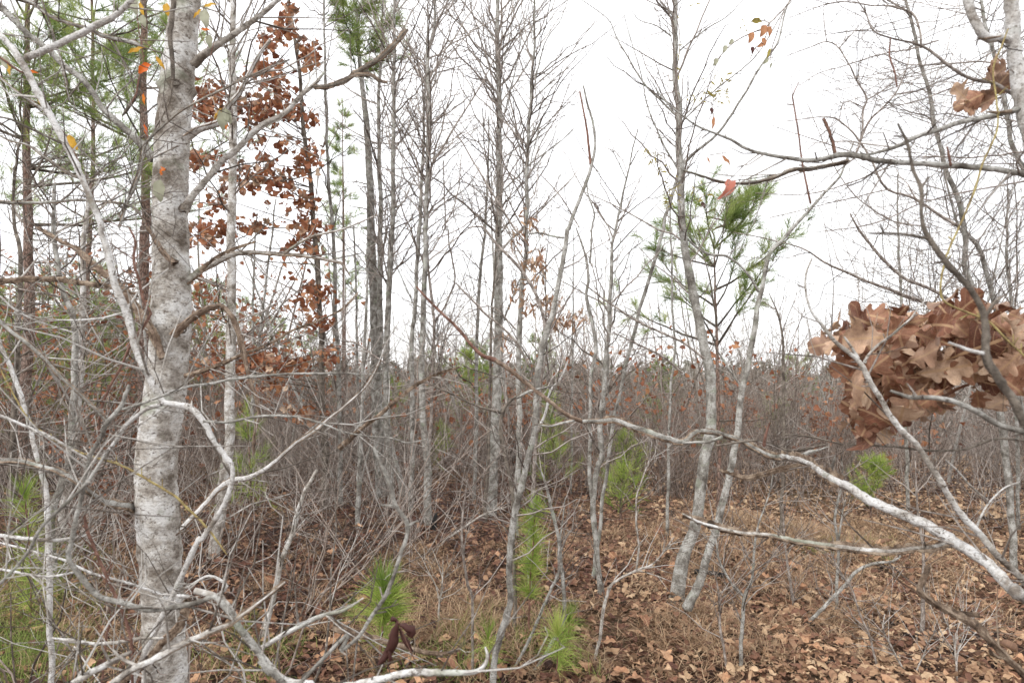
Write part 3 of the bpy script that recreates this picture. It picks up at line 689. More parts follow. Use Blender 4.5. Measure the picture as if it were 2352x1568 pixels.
for i, (X, d, Yt, rad, label) in enumerate(small):
    top = CAMZ+(HY-Yt)/FPX*d; x = (X-1176)/FPX*d; z0 = float(ground(x, d)); h = top-z0
    nb_ = 6 if h < 2 else 9
    pine('young_pine', label, X, d, top, z0+h*.12, rad*(.8 if rad < .6 else 1), None, 40+i, 6 if d > 12 or 'bright' in label else (3 if rad < .6 else 5), w=.002+.0003*d, nn=(26 if 'bright' in label else 15) if h < 2 else 40, nl=.085 if 'bright' in label else (.14 if h < 1.6 else .17), whorls=nb_,
         mat='needleb' if label.split()[0] in ('yellow', 'bright', 'feathery', 'small', 'low', 'tiny', 'wispy', 'faint') else 'needle', cat='young pine', bare=0, up=.9 if h < 2 else .6)

# foreground pine seedlings with long needles
def seedling(label, stem, seed, whorls, L, n, w=.0016, droop=.15, mat='needleb', top=60):
    r = np.random.default_rng(seed); P, Rr = trace(stem, r, .08, True); org = P[-1]
    root = thing('pine_seedling', label, 'pine seedling', tuple(org)); sb, nb = MB(), MB(); sb.tube(P, Rr, 6, wob=.03); m = len(P)
    for f0, f1, k in whorls:
        for q in range(k):
            f = f0+(f1-f0)*q/k; i = int(f*(m-1)); a = r.uniform(0, 6.28)
            needles(nb, P[i], nrm([cos(a)*.75, sin(a)*.75, .7]), n, L*r.uniform(.8, 1.1), w, r, .02, .75, droop, True)
    needles(nb, P[0], (0, 0, 1), top, L, w, r, .03, .55, .05, True)
    sb.build('stem', M['red'], root, org); nb.build('needles', M[mat], root, org, kind='stuff'); return root
seedling('bright green pine seedling with a dense brush of long needles', 'H300,960,10@3.6 290,1150,14 265,1400,16 262,1500,17', 1, [(.0, .4, 46), (.4, .7, 14)], .22, 13, .0024, .12, top=150)
seedling('slender pine seedling with tiers of fine needles left of the curving pair of stems', 'H1335,390,7@3.85 1325,600,11 1305,800,14 1295,950,15 1290,1150,15 1285,1400,15', 2, [(0, .4, 60), (.4, .52, 26), (.6, .66, 18)], .14, 13, .0017, .12)
seedling('drooping pine seedling with pale green needles at the bottom edge', 'H1490,1250,8@3.35 1490,1400,10 1480,1540,12', 3, [(0, .6, 20)], .17, 16, .0018, .45, top=90)
seedling('low pine tuft bent sideways beside the drooping seedling', 'H1570,1150,7@3.7 1555,1280,9 1540,1400,10', 4, [(0, .7, 18)], .15, 14, .0018, .4, top=70)
seedling('yellowish pine tuft left of the leaning grey stem at the bottom', 'H1010,1280,7@3.35 1020,1400,9 1030,1560,10', 5, [(0, .6, 12)], .15, 12, .0018, .4, top=40)
seedling('long needled pine seedling at the left edge behind pale twigs', 'G170,300,8@4.3 190,500,12 210,750,15 215,900,15', 6, [(.0, .9, 40)], .20, 14, .002, .15, top=80)
seedling('small grassy pine seedling just left of the brush of long needles', 'H90,1080,6@4.1 100,1200,8', 7, [(0, .6, 8)], .16, 10, .0018, .3, mat='needle', top=30)

# ------------------------------------------------------------------ middle distance bare trees (traced)
plant('bare_tree', 'second pale mottled trunk, straight, with no low branches', 'tree',
      ['!A1612,-400,36@5.6 1605,0,42 1600,400,50 1605,800,58 1600,1200,62 1600,1568,66 D1590,300,68 1590,700,72 1585,1100,74 1575,1568,78 G1555,100,82 1530,350,86 1480,600,88'],
      'pale', 'twig', (46, .7, 2), seed=2, ang=(40, 75), hi=.75)
plant('bare_tree', 'tallest middle tree, straight grey trunk with fine rising branches', 'tree',
      ['!B1058,-500,18@7.4 1065,0,25 1075,300,30 1080,600,34 1085,900,37 1090,1200,42 1085,1568,46 E1095,100,48 1085,500,52 1080,800,58 1070,1200,64 1060,1568,72 H1040,0,78 1030,250,82 1020,430,95',
       'B1100,880,12@7.4 1180,560,9 1230,300,7 1300,0,5', 'B1095,510,10@7.4 1160,250,7 1200,0,5', 'B1070,640,11@7.3 960,520,7 870,330,4', 'B1060,290,10@7.5 960,130,7 880,0,4',
       'B1095,1330,12@7.3 1300,1130,9 1500,980,6 1620,860,3', 'E1120,640,12@7.5 1200,420,9 1330,150,6 1400,0,4'],
      'grey', 'twig', (60, .95, 2), seed=3, ang=(28, 50), hi=.55, lo=0)
plant('bare_tree', 'slender pale stem just right of the tallest middle tree', 'tree',
      ['!B1330,-300,8@6.3 1330,0,12 1320,400,17 1300,700,20 1285,1000,24 1270,1200,26 1280,1400,28 1270,1568,30 E1265,200,32 1240,400,33 1225,700,34 1225,1000,36 1225,1568,38 H1215,150,42 1200,400,46',
       'B1300,700,12@6.3 1400,300,8 1500,150,6 1560,0,4', 'B1310,690,9@6.3 1480,530,6 1620,420,4 1700,340,3', 'B1290,1200,9@6.3 1420,1040,6 1560,930,4 1630,840,3', 'B1270,1230,9@6.3 1200,900,7 1150,700,5 1090,560,3',
       'B1300,1130,8@6.2 1390,800,6 1480,770,4 1560,700,3 1640,590,2'],
      'grey', 'twig', (48, .75, 2), seed=4, ang=(30, 55), hi=.6)
plant('bare_tree', 'thin grey tree with bark pale on one side, rising left of the thicket gap', 'tree',
      ['!B640,-300,10@6.8 640,0,14 635,200,18 600,400,22 600,800,26 595,1200,30 585,1568,32 E580,200,34 565,600,38 550,900,40 560,1300,44 H590,0,46 600,520,62'],
      'grey', 'twig', (60, .85, 2), seed=5, ang=(28, 50), hi=.6)
plant('bare_tree', 'thinner companion stem hugging the left side of a grey tree', 'tree',
      ['!B600,-100,7@7.2 590,220,9 575,700,16 565,1000,20 545,1400,24 535,1568,25 E520,300,27 495,700,29 485,900,31 490,1300,32 H480,200,34'], 'grey', 'twig', (30, .5, 2), seed=6, hi=.6)
plant('bare_tree', 'pale grey stem close right of the slim tufted pine', 'tree',
      ['!B368,-300,14@7.6 365,0,20 365,500,24 360,1000,28 355,1568,32 E345,100,36 330,450,40 310,800,44 310,1200,48 H340,180,54'], 'grey', 'twig', (60, .8, 2), seed=7, ang=(25, 50), hi=.6)
plant('bare_tree', 'greyish stem crowded between the tufted pine and its pale neighbour', 'tree',
      ['!B290,-100,13@8 285,150,16 260,600,22 260,1000,26 270,1568,34 E268,300,38 262,700,40 260,1200,42 H400,150,46'], 'grey', 'twig', (40, .7, 2), seed=8, hi=.6)
plant('bare_tree', 'thin stem that forks in the gap over the thicket, one arm bent right', 'tree',
      ['!E560,0,12@7.8 590,150,14 610,400,17 640,670,20 625,1000,22 620,1300,24 600,1568,26', 'B700,1100,7@7.8 720,1568,9 E735,0,10 740,100,11 780,350,12 720,520,13 640,670,15'], 'twig', 'twig', (34, .6, 2), seed=9, hi=.7)
plant('bare_tree', 'thin wavering grey stem left of the tallest middle tree', 'tree',
      ['!B1015,800,9@8.2 1010,1200,14 990,1568,17 E980,100,19 950,400,21 930,800,23 930,1300,26 H915,250,28'], 'grey', 'twig', (30, .6, 2), seed=10, hi=.8)
plant('bare_tree', 'dark thin stem touching the left side of the tallest middle tree', 'tree',
      ['!B1110,1000,6@7.0 1080,1300,9 E1070,100,12 1050,350,14 1030,700,17 1020,1100,19 1010,1568,22 H990,300,26'], 'dull', 'twig', (24, .5, 2), seed=11)
plant('bare_tree', 'forked grey tree curving up from a pale swollen base at right', 'tree',
      ['!B2290,-400,22@4.5 2300,0,30 2295,300,34 2310,600,38 2320,800,46 2320,1000,44 2340,1200,48 F-10,-200,50 10,60,52 50,350,58 110,600,62 150,850,68 180,1000,70 190,1350,74 I150,0,76 130,200,78 80,500,80 H2350,700,88 2310,950,105 2300,1090,130',
       '!C760,-60,8@4.9 700,100,12 650,300,14 540,460,15 420,650,16 330,800,17 200,960,18 0,1140,22 B2300,1280,24',
       'C1180,970,12@4.1 1120,1120,16 1080,1220,18 960,1350,20 880,1440,22 750,1568,26 F680,90,28 600,180,30 560,330,32 540,430,34 500,560,38 480,750,42 440,980,44 400,1170,46 380,1400,48 I340,60,52 270,330,55 220,500,56 170,650,58 120,850,62 30,1050,80',
       'F-20,20,12@4.5 150,170,20 300,190,17 400,260,16 480,360,17 520,440,20', 'F240,850,12@4.3 420,1100,16 400,880,14',
       'C-20,860,9@4.5 200,640,10 500,390,8 700,70,6 820,-60,4', 'C-20,350,10@4.5 150,210,9 300,120,7 440,-20,5', 'B2290,120,14@4.5 2190,0,10 2140,-80,8',
       'B2310,800,18@4.5 2200,690,14 2100,600,13 2000,440,11 1900,270,9 1830,130,7 1640,-10,5', 'B2270,250,12@4.5 2170,180,8 2050,140,6 1990,60,4', 'B2330,1190,14@4.5 2200,960,12 2110,740,10 2070,540,8 1980,230,7 1940,90,4'],
      'grey', 'twig', (32, .5, 2), seed=12, ang=(30, 60), hi=.55)
plant('bare_tree', 'long bent grey sapling whose twin reddish tips stand against the sky', 'sapling',
      ['!B1665,590,10@3.2 1690,700,13 1730,850,16 1740,1000,18 1720,1130,22 1690,1240,25 1650,1350,25 1600,1470,27 1560,1568,28 E1550,30,30 1530,150,32 1510,300,33 1480,450,34 1440,620,38 1410,700,40 1380,800,42 1360,950,42 1340,1200,42 1320,1400,42 1290,1568,42 H1270,100,42 1200,350,44 1160,600,44 1150,800,44 1150,1000,44 1110,1200,46 1060,1400,46 1040,1568,48',
       ('B1640,630,10@3.2 1670,770,13 1700,940,16 1715,1130,18', {'mat': 'red', 'tw': (0, 0, 0)}), ('B1690,1240,8@3.2 1700,1340,9 1740,1470,12 E1725,0,12 1710,240,14', {'tw': (3, .15, 1)}),
       ('E1290,40,12@3.25 1380,45,12 1530,70,16', {'tw': (4, .12, 0)}), ('E1560,910,10@3.3 1510,1040,14 1440,1120,16 1410,1240,18 1350,1400,20', {'mat': 'white', 'tw': (4, .2, 1)})],
      'grey', 'twig', (30, .3, 1), seed=13, lo=.25, hi=.8, sides=10)
plant('bare_tree', 'slim grey tree with two stems joining low, right of the bent sapling', 'tree',
      ['!B2040,890,7@4.6 1960,1250,13 1920,1420,15 1890,1568,18 E1860,250,24 1850,560,27 1830,800,30 1800,1100,34 1780,1400,36 1790,1568,38 H1760,100,38 1740,300,40 1745,500,38 1770,800,38 1790,1060,44',
       'E1615,0,9@4.6 1660,130,14 1700,240,18 1700,350,20 1690,500,22 1730,700,24 1740,850,24 1720,1050,26 1710,1568,28 H1710,0,28 1710,200,30 1735,330,32',
       'B1860,1020,5@4.6 1960,1230,8', 'E1870,560,10@4.6 2050,640,8 2200,760,6 2349,900,4', 'E1860,330,8@4.6 1990,160,7 2180,20,4'],
      'grey', 'twig', (40, .45, 2), seed=14, hi=.75, ang=(30, 60))
plant('bare_tree', 'tan grey trunk leaning left through the low brush at far left', 'tree',
      ['!D375,-300,26@5 370,0,34 380,200,36 430,450,42 490,600,48 520,800,50 510,1100,52 480,1568,58 G420,180,60 360,400,62 355,700,66 350,900,70'], 'grey', 'twig', (40, .6, 2), seed=15)
plant('bare_tree', 'whitish trunk paired with a tan leaning trunk at left', 'tree',
      ['!A600,1200,24@6.5 590,1568,34 D575,50,38 570,400,44 560,800,54 545,1100,60 500,1568,64 G470,150,68'], 'pale', 'twig', (40, .7, 2), seed=16)
plant('bare_tree', 'thin crooked trunk close left of the reddish pine', 'tree',
      ['!A160,900,12@7.5 130,1050,20 95,1350,24 100,1568,28 D135,150,32 140,400,36 120,800,38 100,1200,44'], 'dull', 'dull', (36, .8, 2), seed=17)
# oak with dead leaves
rt, parts, oorg = plant('oak_tree', 'slim oak still holding bunches of dead brown leaves', 'oak tree',
      ['!A1980,-200,18@7.4 1990,0,20 2010,200,22 2060,500,26 2090,900,30 2130,1200,33 2160,1568,36 D2180,200,38 2200,600,40 2210,800,42 2220,1200,46 2240,1568,52 G2240,300,58 2240,430,70',
       'A2090,900,12@7.2 1900,800,9 1700,740,7 1480,720,5 1350,700,4', 'A2130,1200,11@7.2 1960,1240,8 1750,1220,6 1560,1120,5 1350,1110,4', 'A2160,1560,10@7.2 1900,1568,8 1600,1540,6 1400,1500,4', 'A2060,500,10@7.2 1950,420,7 1820,350,4',
       'D2200,900,12@7.0 2000,950,9 1800,950,8 1600,930,6 1400,980,4'], 'dull', 'dull', (24, .5, 2), seed=18)
clusters = [(1460, 640, 130, 70, 50), (1420, 760, 110, 70, 45), (1740, 730, 120, 80, 60), (1850, 780, 100, 50, 30), (1970, 180, 70, 70, 34), (1850, 280, 70, 60, 26), (1900, 560, 80, 110, 40), (1990, 60, 50, 60, 14), (1790, 460, 80, 70, 30),
            (2110, 350, 70, 80, 26), (2140, 420, 40, 50, 10), (1920, 680, 70, 60, 20), (2020, 760, 50, 60, 14), (2150, 790, 50, 50, 10), (1370, 1100, 80, 80, 26), (1480, 1090, 60, 50, 10), (1730, 1220, 120, 90, 46), (1840, 1130, 50, 70, 16), (1960, 1240, 70, 90, 28), (2120, 1090, 90, 100, 40), (1500, 1370, 70, 90, 26), (1560, 1210, 50, 60, 12),
            (2090, 1390, 110, 70, 30), (1480, 1550, 180, 50, 44), (1750, 1560, 100, 40, 22), (2130, 1560, 120, 60, 40), (1780, 960, 80, 60, 12), (1950, 980, 40, 40, 8), (2150, 2010, 100, 80, 44), (1420, 1640, 120, 50, 24), (2100, 1690, 100, 50, 24),
            (1480, 2510, 90, 60, 36), (1780, 2470, 130, 60, 66), (1960, 2500, 120, 50, 40), (2080, 2510, 60, 40, 14), (2060, 2830, 110, 60, 22), (2190, 2210, 90, 40, 22), (1890, 2640, 60, 40, 10), (2250, 2450, 60, 60, 16), (1650, 2560, 80, 50, 16)]
rl = np.random.default_rng(33); P_, E_, S_ = [], [], []
for cx, cy, rx, ry, n in clusters:
    for q in range(int(n*1.9)):
        X = cx/2.996+rl.normal()*rx/5.2; Y = cy/2.996+rl.normal()*ry/5.2; d = 7.2+rl.normal()*.2
        P_.append(P3(np.array(X), np.array(Y), d)); E_.append((rl.normal()*.9-.9, rl.normal()*.8, rl.uniform(0, 6.28))); S_.append(rl.uniform(.055, .10))
ov = [leafmesh('oak', M['oakleaf'], rl, 8, 1, False) for k in range(5)]
order = np.argsort(-np.array(S_))
for j in order[:300]: leafobj(ov[int(j) % 5], rt, P_[j], E_[j], S_[j], oorg)
sb = MB()
for k in range(4):
    v, q, _ = leafverts('oak', rl, 6, 1); sel = order[300+k::4]
    scatter(sb, v, q, np.array(P_)[sel], np.array(E_)[sel], np.array(S_)[sel], rl.random(len(sel)))
sb.build('leaves', M['smallleaf'], rt, oorg, kind='stuff')
cb = MB()
for cx, cy, rx, ry, n in clusters:
    c = P3(np.array(cx/2.996), np.array(cy/2.996), 7.2); T = parts[0][0]; dz = T[:, 2]-(c[2]-.25); b = T[np.argmin(np.abs(dz))]
    m = (c+b)/2+rl.normal(size=3)*.05+[0, 0, -.03]; cb.tube([b, m, c+[0, 0, .02]], [.007, .005, .003], 4)
    for q in range(4): twig(cb, c, (c-b)/np.linalg.norm(c-b)+rl.normal(size=3)*.7, .2, .003, 1, rl)
cb.build('leafy_twigs', M['dull'], rt, oorg, kind='stuff')

# right hand background trees with dense fine twigs
spec = [('bare_tree', 'crooked tree with fine twigs rising in the upper right, thin trunk swaying right',
         ['!C1500,-200,16@5.5 1540,0,22 1600,270,26 1640,430,26 1700,640,28 1720,830,30 1780,1020,32 1820,1200,36 1880,1340,40 1940,1568,42 F1960,300,44 2030,480,46 2100,700,50 2150,1000,52'], 150, 'grey'),
        ('bare_tree', 'thin curving tree beyond the white upper right trunk',
         ['!C2040,-100,20@5.0 2060,60,25 2130,300,28 2200,600,30 2230,850,32 2300,1060,36 2349,1170,38 2500,1400,42'], 110, 'grey'),
        ('bare_tree', 'grey tree leaning over the oak leaves, trunk passing behind the blurred branch',
         ['!C1800,1200,14@6 1900,1568,20 F1960,60,34 2050,180,36 2100,350,38 2150,520,42 2200,700,44 2300,1100,46'], 100, 'grey'),
        ('bare_tree', 'arching tree whose fine branches sweep left above the oak leaves',
         ['!F1150,-100,8@5 1210,10,18 1330,170,22 1490,320,24 1640,400,26 1800,480,28 1900,560,30 2100,700,32 2349,900,36'], 60, 'twig'),
        ('bare_tree', 'second arching branch line that crosses the sky above the oak leaves',
         ['!C350,1600,6@5.5 F760,120,10 1000,250,16 1220,350,20 1420,420,24 1640,500,26 1900,600,30 2349,760,32'], 50, 'twig'),
        ('bare_tree', 'thin pale tree standing right of the young pine', ['!F590,440,6@6.5 650,600,14 690,800,18 700,1000,22 690,1400,24'], 26, 'dull'),
        ('bare_tree', 'straight faint tree behind the arching branches at right', ['!C1480,1200,10@8 F1480,100,18 1500,400,20 1510,700,24 1530,1200,26'], 40, 'grey'),
        ('bare_tree', 'faint straight stem at the far right edge', ['!C2240,1300,14@7 F2230,200,22 2270,600,26 2290,1100,28'], 50, 'grey'),
        ('bare_tree', 'thin pale tree right of the dead leaved oak', ['!A2225,-300,10@7.6 2230,0,14 2240,600,18 2260,1200,22 2290,1568,24 D2310,600,28 2330,1000,32 2340,1568,36'], 56, 'grey'),
        ('bare_tree', 'thin stem between the dead leaved oak and the slim tufted pine', ['!B60,1568,10@8.5 E85,0,12 95,300,14 105,700,18 115,1200,20 120,1568,24'], 40, 'grey'),
        ('bare_tree', 'grey stem left of the slim tufted pine, rising from low brush', ['!E180,100,12@6.5 170,500,18 150,1000,24 130,1568,28 H120,100,34 110,600,40 70,900,44'], 40, 'grey'),
        ('bare_tree', 'thin tree leaning right over the left half of the sky', ['!D1900,-200,10@9 1850,200,16 1820,500,18 1780,800,20'], 26, 'grey'),
        ('bare_tree', 'straight thin stem right of the second pale trunk', ['!D1770,-100,10@9 1750,200,14 1740,600,18 1740,900,20'], 26, 'grey'),
        ('bare_tree', 'pale thin stem between two curving grey trees near the middle', ['!E1600,0,5@9 1595,400,9 1590,900,12 1585,1400,14'], 24, 'grey'),
        ('bare_tree', 'thin pale stem in front of the young pine', ['!C-90,1300,8@6.5 E2270,100,13 2280,500,15 2290,850,17 2260,1200,19 2250,1568,22'], 26, 'grey')]
for i, (n, l, st, nt_, mt) in enumerate(spec):
    plant(n, l, 'tree', st, mt, 'twig', (int(nt_*.5), 1.0 if i < 5 else .55, 2), seed=50+i, ang=(40, 85) if i < 5 else (28, 55), hi=.8, kids=.85 if i < 5 else .75, rmax=.004 if i < 5 else .02, up=.3 if i < 5 else .1)

# generic slim trees further back fill the upper half with fine rising branches
tvar = []
for k in range(5):
    mb, _ = sapling_arrays(700+k, 9.5, 30, .045, 1, 2, 0, .13, .2, .55); tvar.append(mb.mesh('slim_tree', M[['grey', 'twig', 'grey', 'dull', 'paletwig'][k]]))
rs = np.random.default_rng(15)
for q in range(46):
    y = rs.uniform(9.5, 22); u = rs.uniform(-.8, .8)
    if .08 < u < .36 and rs.random() < .6: continue
    o = bpy.data.objects.new('slim_tree', tvar[q % 5]); C.objects.link(o); x = u*y; o.location = (x, y, float(ground(x, y))); o.rotation_euler = (rs.normal()*.03, rs.normal()*.03, rs.uniform(0, 6.28))
    s = rs.uniform(.55, .95)*(.7 if u > .1 else 1); o.scale = (s, s, s)
    o['label'] = '%s slim bare tree %s, %s' % (['grey', 'brownish', 'light grey', 'dull brown', 'pale'][q % 5], next(m for lim, m in marks if u < lim), 'near row' if y < 14 else 'far row')
    o['category'] = 'tree'; o['group'] = 'slim bare trees rising from the thicket'

plant('branch', 'web of fine arching branches crossing the sky at upper right', 'branch',
      ['C720,385,5@4.2 860,330,7 990,285,8 1080,340,9 1150,460,10 1215,590,12 1262,690,14 1240,760,14 1232,960,16 1190,1060,18', 'C720,130,5@4.2 900,60,6 1090,10,8 1280,35,9 1450,50,12 1600,120,16 1640,330,18', 'C800,590,4@4.2 930,510,6 1150,440,7 1380,370,9 1560,340,11 1760,280,12',
       'C1380,370,7@4.2 1550,445,9 1820,440,11 2060,425,12 2230,440,14', 'C700,835,5@4.2 1000,805,10 1100,850,12 1220,970,14 1300,1090,16 1400,1290,18 1600,1370,20 1900,1560,24', 'C1560,320,7@4.2 1550,440,9 1480,620,12 1370,750,14 1290,830,16 1220,970,18', 'C1080,830,6@4.2 1100,720,7 1160,705,7 1250,745,9',
       'C1600,430,5@4.2 1450,560,7 1350,640,8 1262,690,10', 'C1360,752,6@4.3 1600,700,9 1900,590,11 2230,500,13', 'C1450,1080,6@4.3 1800,1080,10 2040,1080,12 2349,1045,14', 'C600,860,4@4.3 900,960,7 1200,1060,9', 'C1230,160,4@4.2 1160,240,6 1075,335,8', 'C970,50,4@4.2 975,180,6 990,285,8', 'C850,700,4@4.5 1100,1240,8 1400,1500,10 1700,1568,12',
       'C500,1330,5@4.5 900,1330,8 1300,1200,10 1500,1100,12', 'C600,1500,5@4.5 1000,1400,7 1300,1330,9 1430,1300,10', 'C900,1600,5@4.5 1300,1540,8 1700,1380,10 2100,1290,12 2349,1250,14', 'C1650,1000,5@4.5 1850,850,7 2100,800,9 2349,850,11', 'C1750,600,5@4.5 1900,500,7 2100,380,9 2249,300,11'],
      'twig', 'twig', (14, .45, 1), seed=180, names=('branch', 'side_branch'), twk=(11, .40, 1), up=-.05, ang=(30, 70))
plant('sapling', 'thin dark stems slanting across the sky right of the tallest middle tree', 'sapling',
      ['!B870,1568,8@4.6 E980,0,14 1060,100,18 1180,230,20 1260,330,22 1330,430,22 1380,560,22 1400,700,22 1385,900,24 1350,1300,26', 'E790,380,8@4.8 900,500,12 1000,600,14 1120,700,15 1200,780,16 1260,870,17 1300,960,17', 'E840,600,6@5 1030,540,8 1200,700,10', 'B700,760,5@5 800,930,8 900,1100,10 1000,1260,12 1080,1400,13 1180,1560,14 E1280,120,14',
       'B690,1568,8@5 740,1500,9 800,1330,8 830,1050,5', 'B1640,1568,8@4.5 1500,1340,9 1370,1200,6', 'E1650,370,8@4.3 1800,490,12 1900,560,14 2030,640,15 2150,700,15 2349,790,16 F150,900,16', 'E1870,720,8@4.4 2100,830,12 2230,900,14 2349,1000,14', 'B420,1130,5@5.5 560,1000,7 620,1120,9', 'B900,640,4@5.2 760,760,6 620,830,8', 'B930,880,4@5.2 800,960,6 640,1100,9', 'E0,780,10@4 100,790,12 200,860,12 300,930,14', 'B1000,1080,4@5.5 870,1280,6 700,1400,8 600,1500,10', 'B1110,1330,8@5 1000,1440,7 820,1568,6 E640,80,5'],
      'twig', 'twig', (12, .4, 1), seed=181, names=('stem', 'side_stem'), twk=(10, .38, 1), ang=(30, 65))
# ------------------------------------------------------------------ thin saplings on the near floor
near = [('twin curving pale stems that meet the bent sapling at the bottom', ['!H1320,20,8@3.5 1390,150,14 1430,330,22 1490,550,24 1520,800,26 1530,1100,28 1480,1250,28 1380,1420,28 1270,1568,30', 'H1540,290,7@3.5 1510,560,14 1500,640,20 1480,850,20 1380,1050,20 1290,1270,20 1130,1568,22'], 'grey'),
        ('straight thin stem with a bend, rising from the bottom left of the middle', ['!H870,160,8@3.4 850,300,12 830,500,16 840,720,18 870,900,20 900,980,18 900,1300,18 900,1568,20', 'H700,10,4@3.4 860,190,10'], 'twig'),
        ('grey sapling forked like a Y at the lower right', ['!I500,570,18@3.5 480,850,20 430,960,26 410,1150,28 400,1568,30', 'I160,470,7@3.5 220,570,12 260,750,15 340,880,18 410,960,22', 'I640,-20,7@3.5 600,250,10 530,450,12 500,570,16'], 'grey'),
        ('very thin stem left of the Y shaped sapling', ['!I200,750,6@3.5 250,950,14 260,1200,18 320,1540,20'], 'twig'),
        ('thin dark stem just behind the corky side branch', ['!I690,330,10@4.7 700,560,14 740,850,20 770,1060,26', 'I780,830,6@4.6 750,1050,8 700,1150,10'], 'twig'),
        ('upright stem in the right clearing crossed by the corky side branch', ['!I1090,0,10@4.5 1100,150,16 1060,400,20 1070,700,22 1055,1110,26', 'I1120,300,8@4.5 1090,450,12 1070,600,14'], 'grey'),
        ('thin upright stem at right near the hanging corky branch', ['!I1600,0,10@4.1 1620,350,18 1655,700,24 1650,1000,30 1640,1290,40'], 'twig'),
        ('V shaped pale twig standing in leaves at lower right', ['!I1390,1090,8@3.5 1380,1200,12 1440,1320,14 1580,1560,18', 'I1740,1210,6@3.5 1690,1300,9 1620,1450,11 1580,1560,14'], 'paletwig'),
        ('small pale forked twig right of the V shaped one', ['!I1820,1130,8@3.4 1840,1230,12 1870,1280,14 1890,1568,16', 'I1960,1190,6@3.4 1870,1275,10'], 'paletwig'),
        ('long thin dark stem slanting to the bottom edge right of the Y shaped sapling', ['!I1020,680,6@3.5 1060,760,10 1160,920,12 1220,1100,14 1290,1260,16 1360,1568,20'], 'twig'),
        ('grey stem arching from the floor and bending right in the clearing', ['!I1500,690,16@4.2 1440,730,20 1300,750,24 1180,810,26 1130,880,28 1030,980,28 940,1070,28 850,1150,30 780,1240,32 720,1340,36', 'I1020,660,6@4.2 1060,760,12 1100,850,14'], 'grey'),
        ('thin stem with a crook that joins the bottom bush left of the forked tree', ['!H2290,560,8@3.6 2150,740,14 2030,790,16 1870,880,20 1840,960,22 1800,1100,24 1770,1300,22 1740,1450,26 1700,1568,28', 'H2130,0,6@3.6 2040,260,12 2030,450,13 2050,620,14 2030,790,15'], 'paletwig'),
        ('pale leaning sapling right of the main trunk, lichen spotted', ['!G2180,100,22@4.0 2060,350,32 1960,650,36 1880,950,38 1800,1250,42', 'G1960,600,8@4 2100,440,6 2180,370,4'], 'pale'),
        ('brown stem with a dark knob low in the middle thicket', ['!E840,950,10@3.9 E1230,1090,4 1110,1240,26 1095,1400,28 1130,1568,28 H1150,100,28 1170,250,26 1180,480,24', 'E560,1050,10@3.9 700,1120,12 850,1190,14 1000,1240,16 1095,1270,20', 'E1480,1080,8@3.9 1330,1110,12 1210,1150,16 1105,1250,20'], 'dull'),
        ('pale thin stem among litter left of the slender pine seedling', ['!H700,710,6@4.0 695,850,10 680,950,12 672,1060,14'], 'paletwig'),
        ('thin leaning twig laid across the litter below the middle tree', ['!H1160,345,8@6 950,420,12 830,500,14 715,580,16'], 'paletwig')]
for i, (l, st, mt) in enumerate(near):
    plant('sapling', l, 'sapling', st, mt, 'twig' if mt != 'paletwig' else 'paletwig', (18, .34, 1), seed=90+i, names=('stem', 'side_stem'), hi=.7, lo=.05, ang=(30, 65))

